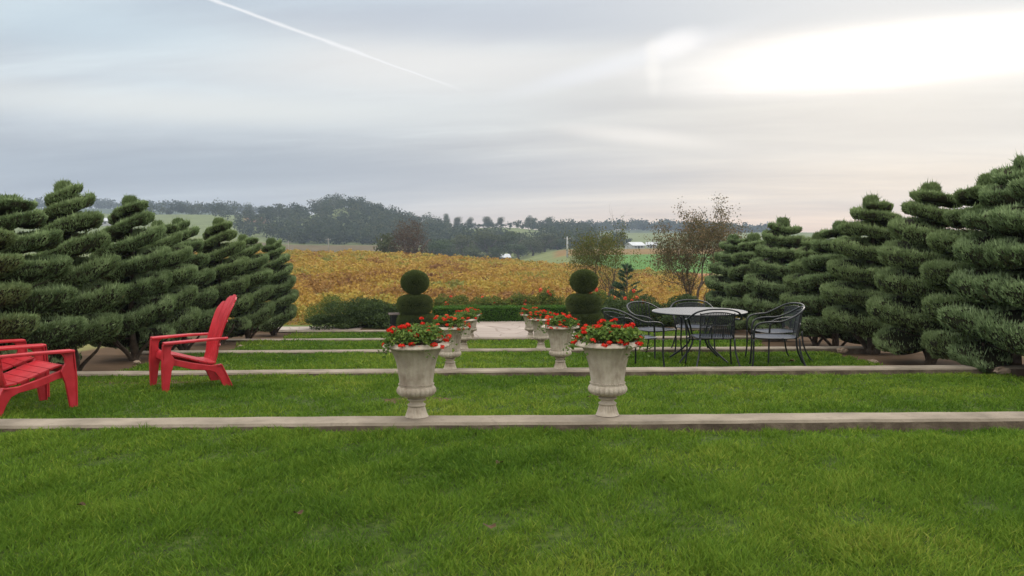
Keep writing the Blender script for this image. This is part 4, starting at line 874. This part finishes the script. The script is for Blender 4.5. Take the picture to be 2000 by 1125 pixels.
# ------------------------------------------------------------ far buildings and poles
def house(px, ybase, D, w, d, h, rh, wall, roof, name, label, rz=0, dz=None):
    p = at(px, ybase, D); z = tzf(p[0], D); z = z if dz is None else max(z, p[2]); o = empty(name, (p[0], D, z), rz, label, 'building')
    wl = MB(); wl.prism([(-d / 2, -1), (d / 2, -1), (d / 2, h), (0, h + rh), (-d / 2, h)], -w / 2, w / 2); wl.build('wall', M[wall], o)
    rf = MB(); rf.prism([(-d / 2 - .4, h - .25), (0, h + rh + .05), (d / 2 + .4, h - .25), (d / 2 + .4, h - .1), (0, h + rh + .22), (-d / 2 - .4, h - .1)], -w / 2 - .4, w / 2 + .4); rf.build('roof', M[roof], o)
    for x in (-w * .25, w * .25): wn = MB(); wn.box((x, -d / 2 - .02, h * .5), (w * .14, .08, h * .35)); wn.build('window', M['dark'], o)
    dr = MB(); dr.box((0, -d / 2 - .03, h * .35), (w * .14, .1, h * .7)); dr.build('door', M['dark'], o)
sh = at(984, 497, 318); zsh = tzf(sh[0], 318); house(984, 510, 318, 3.6, 3.4, max(1.5, sh[2] - zsh - .9), .9, 'brownwall', 'roofm', 'shed', 'small dark shed with a pale roof at the vineyard crest', .35)
house(1240, 483, 345, 6, 5, 1.4, 1.0, 'white', 'roofm', 'farmhouse', 'white farmhouse with pale roof seen just right of the open branched tree', .5)
house(1273, 481, 352, 4, 4, 1.6, .8, 'white', 'roofm', 'farm_shed', 'smaller white farm building nearer the half bare tree', -.3)
house(1075, 462, 520, 9, 5, 2.5, 1.0, 'white', 'roofm', 'hill_house', 'pale roofed house on the slope above the valley oaks', .2)
house(200, 436, 470, 9, 6, 2.4, 1.2, 'white', 'roofm', 'left_farmhouse'.replace('left_', 'distant_'), 'white roofed building glimpsed between the tallest left juniper and its neighbour', .1)
def pole(px, yt, D, label, mat='polewood', w=.16):
    p = at(px, yt, D); z = tzf(p[0], D); o = empty('utility_pole', (p[0], D, z), .3, label, 'pole', 'utility poles beyond the vineyard'); a = MB(); H = p[2] - z; a.tube([(0, 0, -.5), (0, 0, H * .5), (0, 0, H)], [w, w * .9, w * .7], 8); a.build('shaft', M[mat], o); c = MB(); c.box((0, 0, H - .6), (2.0, .12, .14)); c.build('crossarm', M['polewood'], o)
    for x in (-.8, 0.001, .8): i_ = MB(); i_.tube([(x, 0, H - .53), (x, 0, H - .3)], .06, 6); i_.build('insulator', M['white'], o)
pole(563, 470, 300, 'grey pole nearest the end of the left juniper row'); pole(641, 465, 320, 'grey pole in front of the wooded hill'); pole(745, 466, 320, 'grey pole left of the round brown tree'); pole(1108, 462, 240, 'stout white pole right of the valley oaks', 'white', .3)
tw = at(1499, 432, 1500); zt = tzf(tw[0], 1500); o = empty('radio_tower', (tw[0], 1500, zt), 0, 'tiny tower on top of the distant blue mountain', 'tower'); mb = MB(); Ht = tw[2] - zt
for sx in (-1, 1):
    for sy in (-1, 1): mb.tube([(sx * 1.6, sy * 1.6, -1), (sx * .3, sy * .3, Ht)], .35, 4)
mb.build('mast', M['polewood'], o); mb = MB(); mb.box((0, 0, 1.2), (7, 5, 3)); mb.build('hut', M['brownwall'], o)

# ------------------------------------------------------------ haze
HZ = dict(x0=-2700, x1=2700, y0=-80, y1=1950, z0=-40, z1=75)
mb = MB(); mb.box(((HZ['x0'] + HZ['x1']) / 2, (HZ['y0'] + HZ['y1']) / 2, (HZ['z0'] + HZ['z1']) / 2), (HZ['x1'] - HZ['x0'], HZ['y1'] - HZ['y0'], HZ['z1'] - HZ['z0']))
m = bpy.data.materials.new('haze'); m.use_nodes = True; nt = m.node_tree; nt.nodes.remove(nt.nodes['Principled BSDF']); v = nt.nodes.new('ShaderNodeVolumePrincipled')
v.inputs['Color'].default_value = (.62, .74, .92, 1); v.inputs['Density'].default_value = .0004; v.inputs['Anisotropy'].default_value = .1
nt.links.new(v.outputs[0], nt.nodes['Material Output'].inputs['Volume'])
tag(mb.build('haze', m), 'pale bluish evening haze over the valley', 'haze', None, 'stuff')

# ------------------------------------------------------------ world and light
SUN_AZ = math.atan((1750 - VP) / F); SUN_EL = R_(11)
w = bpy.data.worlds.new('World'); sc.world = w; w.use_nodes = True; nt = w.node_tree; bg = nt.nodes['Background']
sky = nd(nt, 'TexSky'); sky.sky_type = 'NISHITA'; sky.sun_disc = False; sky.sun_elevation = SUN_EL; sky.sun_rotation = SUN_AZ
dirv = nd(nt, 'TexCoord').outputs['Generated']; sp = nd(nt, 'SeparateXYZ', i_0=dirv); dx, dy, dz = sp.outputs
az = mth(nt, 'ARCTAN2', dx, dy); el = mth(nt, 'ARCSINE', dz)          # radians: bearing from the garden axis, elevation
def ss(x, a, b): return mth(nt, 'SMOOTHSTEP', 0) if False else nd(nt, 'MapRange', interpolation_type='SMOOTHSTEP', i_0=x, i_1=a, i_2=b, i_3=0., i_4=1.).outputs[0]
# perspective cloud-deck coordinates
zz = mth(nt, 'ADD', mth(nt, 'MAXIMUM', dz, 0), .10); cu = mth(nt, 'DIVIDE', dx, zz); cvv = mth(nt, 'DIVIDE', dy, zz)
pv = nd(nt, 'CombineXYZ', i_0=mth(nt, 'MULTIPLY_ADD', cvv, .10, mth(nt, 'MULTIPLY', cu, .42)), i_1=mth(nt, 'MULTIPLY_ADD', cu, .16, cvv), i_2=0.0).outputs[0]
wn = noise(nt, pv, .9, 3, .5, 1); pv2 = nd(nt, 'VectorMath', operation='MULTIPLY_ADD', i_0=wn, i_1=(.55, .55, .55), i_2=pv).outputs[0]
n1 = noise(nt, pv2, .75, 5, .52); n2 = noise(nt, pv2, 2.6, 6, .6); n3 = noise(nt, pv, .35, 2, .5)
def px_az(px): return math.atan((px - VP) / F)
def py_el(y): return math.atan((HOR - y) / F)
# base colours by elevation, left and right of view
L_ = ramp(nt, mth(nt, 'DIVIDE', el, .30), [(0, (.60, .55, .56)), (.10, (.48, .51, .57)), (.27, (.47, .51, .57)), (.45, (.68, .73, .77)), (.75, (.74, .82, .86)), (1, (.64, .78, .88))])
R__ = ramp(nt, mth(nt, 'DIVIDE', el, .30), [(0, (1.05, .74, .54)), (.12, (.93, .77, .62)), (.3, (.70, .67, .65)), (.55, (.73, .72, .69)), (.8, (.70, .73, .75)), (1, (.66, .71, .75))])
lr = ss(az, px_az(350), px_az(1500)); base = mixc(nt, lr, L_, R__)
mod = mth(nt, 'MULTIPLY_ADD', mth(nt, 'SUBTRACT', n1, .5), 1.35, 1.0); mod = mth(nt, 'ADD', mod, mth(nt, 'MULTIPLY', mth(nt, 'SUBTRACT', n2, .5), .45))
base = mixc(nt, 1.0, base, nd(nt, 'CombineXYZ', i_0=mod, i_1=mod, i_2=mth(nt, 'MULTIPLY_ADD', mod, .85, .15)).outputs[0], 'MULTIPLY')
def patch(px, py, rx, ry, soft=.5, nz=0.35, tilt=0.0):
    a = mth(nt, 'DIVIDE', mth(nt, 'SUBTRACT', az, px_az(px)), rx / F); e0 = mth(nt, 'SUBTRACT', el, py_el(py)); e0 = mth(nt, 'MULTIPLY_ADD', mth(nt, 'SUBTRACT', az, px_az(px)), tilt, e0); e = mth(nt, 'DIVIDE', e0, ry / F)
    d = mth(nt, 'SQRT', mth(nt, 'ADD', mth(nt, 'MULTIPLY', a, a), mth(nt, 'MULTIPLY', e, e))); d = mth(nt, 'ADD', d, mth(nt, 'MULTIPLY', mth(nt, 'SUBTRACT', n2, .5), nz * 2))
    d = mth(nt, 'ADD', d, mth(nt, 'MULTIPLY', mth(nt, 'SUBTRACT', n1, .5), nz)); return mth(nt, 'SUBTRACT', 1.0, ss(d, 1 - soft, 1 + soft))
col = base
def lay(mask, c, amt): 
    global col
    col = mixc(nt, mth(nt, 'MULTIPLY', mask, amt, clamp=True), col, c)
lay(patch(820, 130, 330, 60, .9), (.90, .86, .82), .75)
lay(patch(420, 225, 430, 26, .9), (.86, .87, .84), .8)
lay(patch(200, 90, 260, 40, .9), (.66, .80, .88), .5)
lay(patch(350, 345, 620, 38, .8, .3), (.36, .42, .51), .6)
lay(patch(1050, 350, 400, 35, .8, .3), (.45, .47, .54), .5)
lay(patch(950, 50, 420, 40, .8, .3), (.50, .54, .62), .65)
lay(patch(1500, 30, 420, 26, .8, .3), (.58, .62, .68), .5)
lay(patch(1750, 260, 500, 55, .8, .3), (.66, .64, .62), .5)
lay(patch(1250, 272, 130, 14, .8, .4, .12), (.95, .90, .85), .7)
lay(patch(1230, 128, 180, 16, .9, .3, -.25), (.90, .92, .97), .6)
lay(patch(1315, 100, 40, 20, .7, .9, -.25), (1.1, 1.08, 1.08), .65)
lay(patch(1275, 140, 12, 36, .8, .7, .4), (1.0, .97, .92), .55)
lay(patch(1800, 142, 460, 62, .6, .3), (.98, .95, .92), .7)
lay(patch(1650, 150, 235, 36, .85, .7, -.04), (1.2, 1.16, 1.1), .85)
lay(patch(1900, 144, 250, 40, .9, .9, .0), (1.25, 1.2, 1.14), 1.0)
lay(patch(1800, 42, 520, 40, .6, .3), (.62, .66, .70), .75)
# contrail: distance from a great circle
d1 = ray(415, 0); d2 = ray(935, 188); nrm = d1.cross(d2).normalized(); along = (d2 - d1).normalized()
dn = nd(nt, 'VectorMath', operation='DOT_PRODUCT', i_0=dirv, i_1=tuple(nrm)).outputs['Value']; dn = mth(nt, 'ABSOLUTE', mth(nt, 'ADD', dn, mth(nt, 'MULTIPLY', mth(nt, 'SUBTRACT', noise(nt, dirv, 30, 3), .5), .0025)))
al = nd(nt, 'VectorMath', operation='DOT_PRODUCT', i_0=dirv, i_1=tuple(along)).outputs['Value']; a1 = d1.dot(along); a2 = d2.dot(along)
fade = mth(nt, 'MULTIPLY', ss(al, a1 - .05, a1), mth(nt, 'SUBTRACT', 1.0, ss(al, a1 + (a2 - a1) * .7, a2)))
wdt = mth(nt, 'MULTIPLY_ADD', ss(noise(nt, dirv, 14, 3), .35, .65), .0018, .0014)
cm_ = mth(nt, 'MULTIPLY', mth(nt, 'SUBTRACT', 1.0, mth(nt, 'DIVIDE', dn, wdt), clamp=True), fade); lay(cm_, (1.05, 1.04, 1.04), .85)
# brighter overcast overhead and all round
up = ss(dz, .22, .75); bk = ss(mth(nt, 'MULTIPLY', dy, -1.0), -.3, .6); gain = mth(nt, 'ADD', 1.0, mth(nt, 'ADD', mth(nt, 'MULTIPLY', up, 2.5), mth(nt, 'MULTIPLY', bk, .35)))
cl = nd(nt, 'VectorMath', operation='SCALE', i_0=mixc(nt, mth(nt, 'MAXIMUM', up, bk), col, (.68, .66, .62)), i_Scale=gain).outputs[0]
skc = nd(nt, 'VectorMath', operation='SCALE', i_0=sky.outputs[0], i_Scale=.10).outputs[0]
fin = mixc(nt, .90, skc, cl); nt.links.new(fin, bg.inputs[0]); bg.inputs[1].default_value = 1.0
sl = bpy.data.lights.new('sun', 'SUN'); sl.energy = .9; sl.angle = R_(14); sl.color = (1, .9, .78); so = bpy.data.objects.new('sun', sl); COL.objects.link(so)
sd = Vector((math.sin(SUN_AZ) * math.cos(R_(20)), math.cos(SUN_AZ) * math.cos(R_(20)), math.sin(R_(20)))); so.rotation_euler = sd.to_track_quat('Z', 'Y').to_euler()
sky.sun_elevation = R_(20)
sc.view_settings.view_transform = 'Standard'; sc.view_settings.look = 'None'; sc.view_settings.exposure = 0; sc.view_settings.gamma = 1
sc.cycles.max_bounces = 6; sc.cycles.diffuse_bounces = 3; sc.cycles.glossy_bounces = 2; sc.cycles.transmission_bounces = 3; sc.cycles.transparent_max_bounces = 8; sc.cycles.volume_bounces = 0
sc.cycles.use_denoising = True
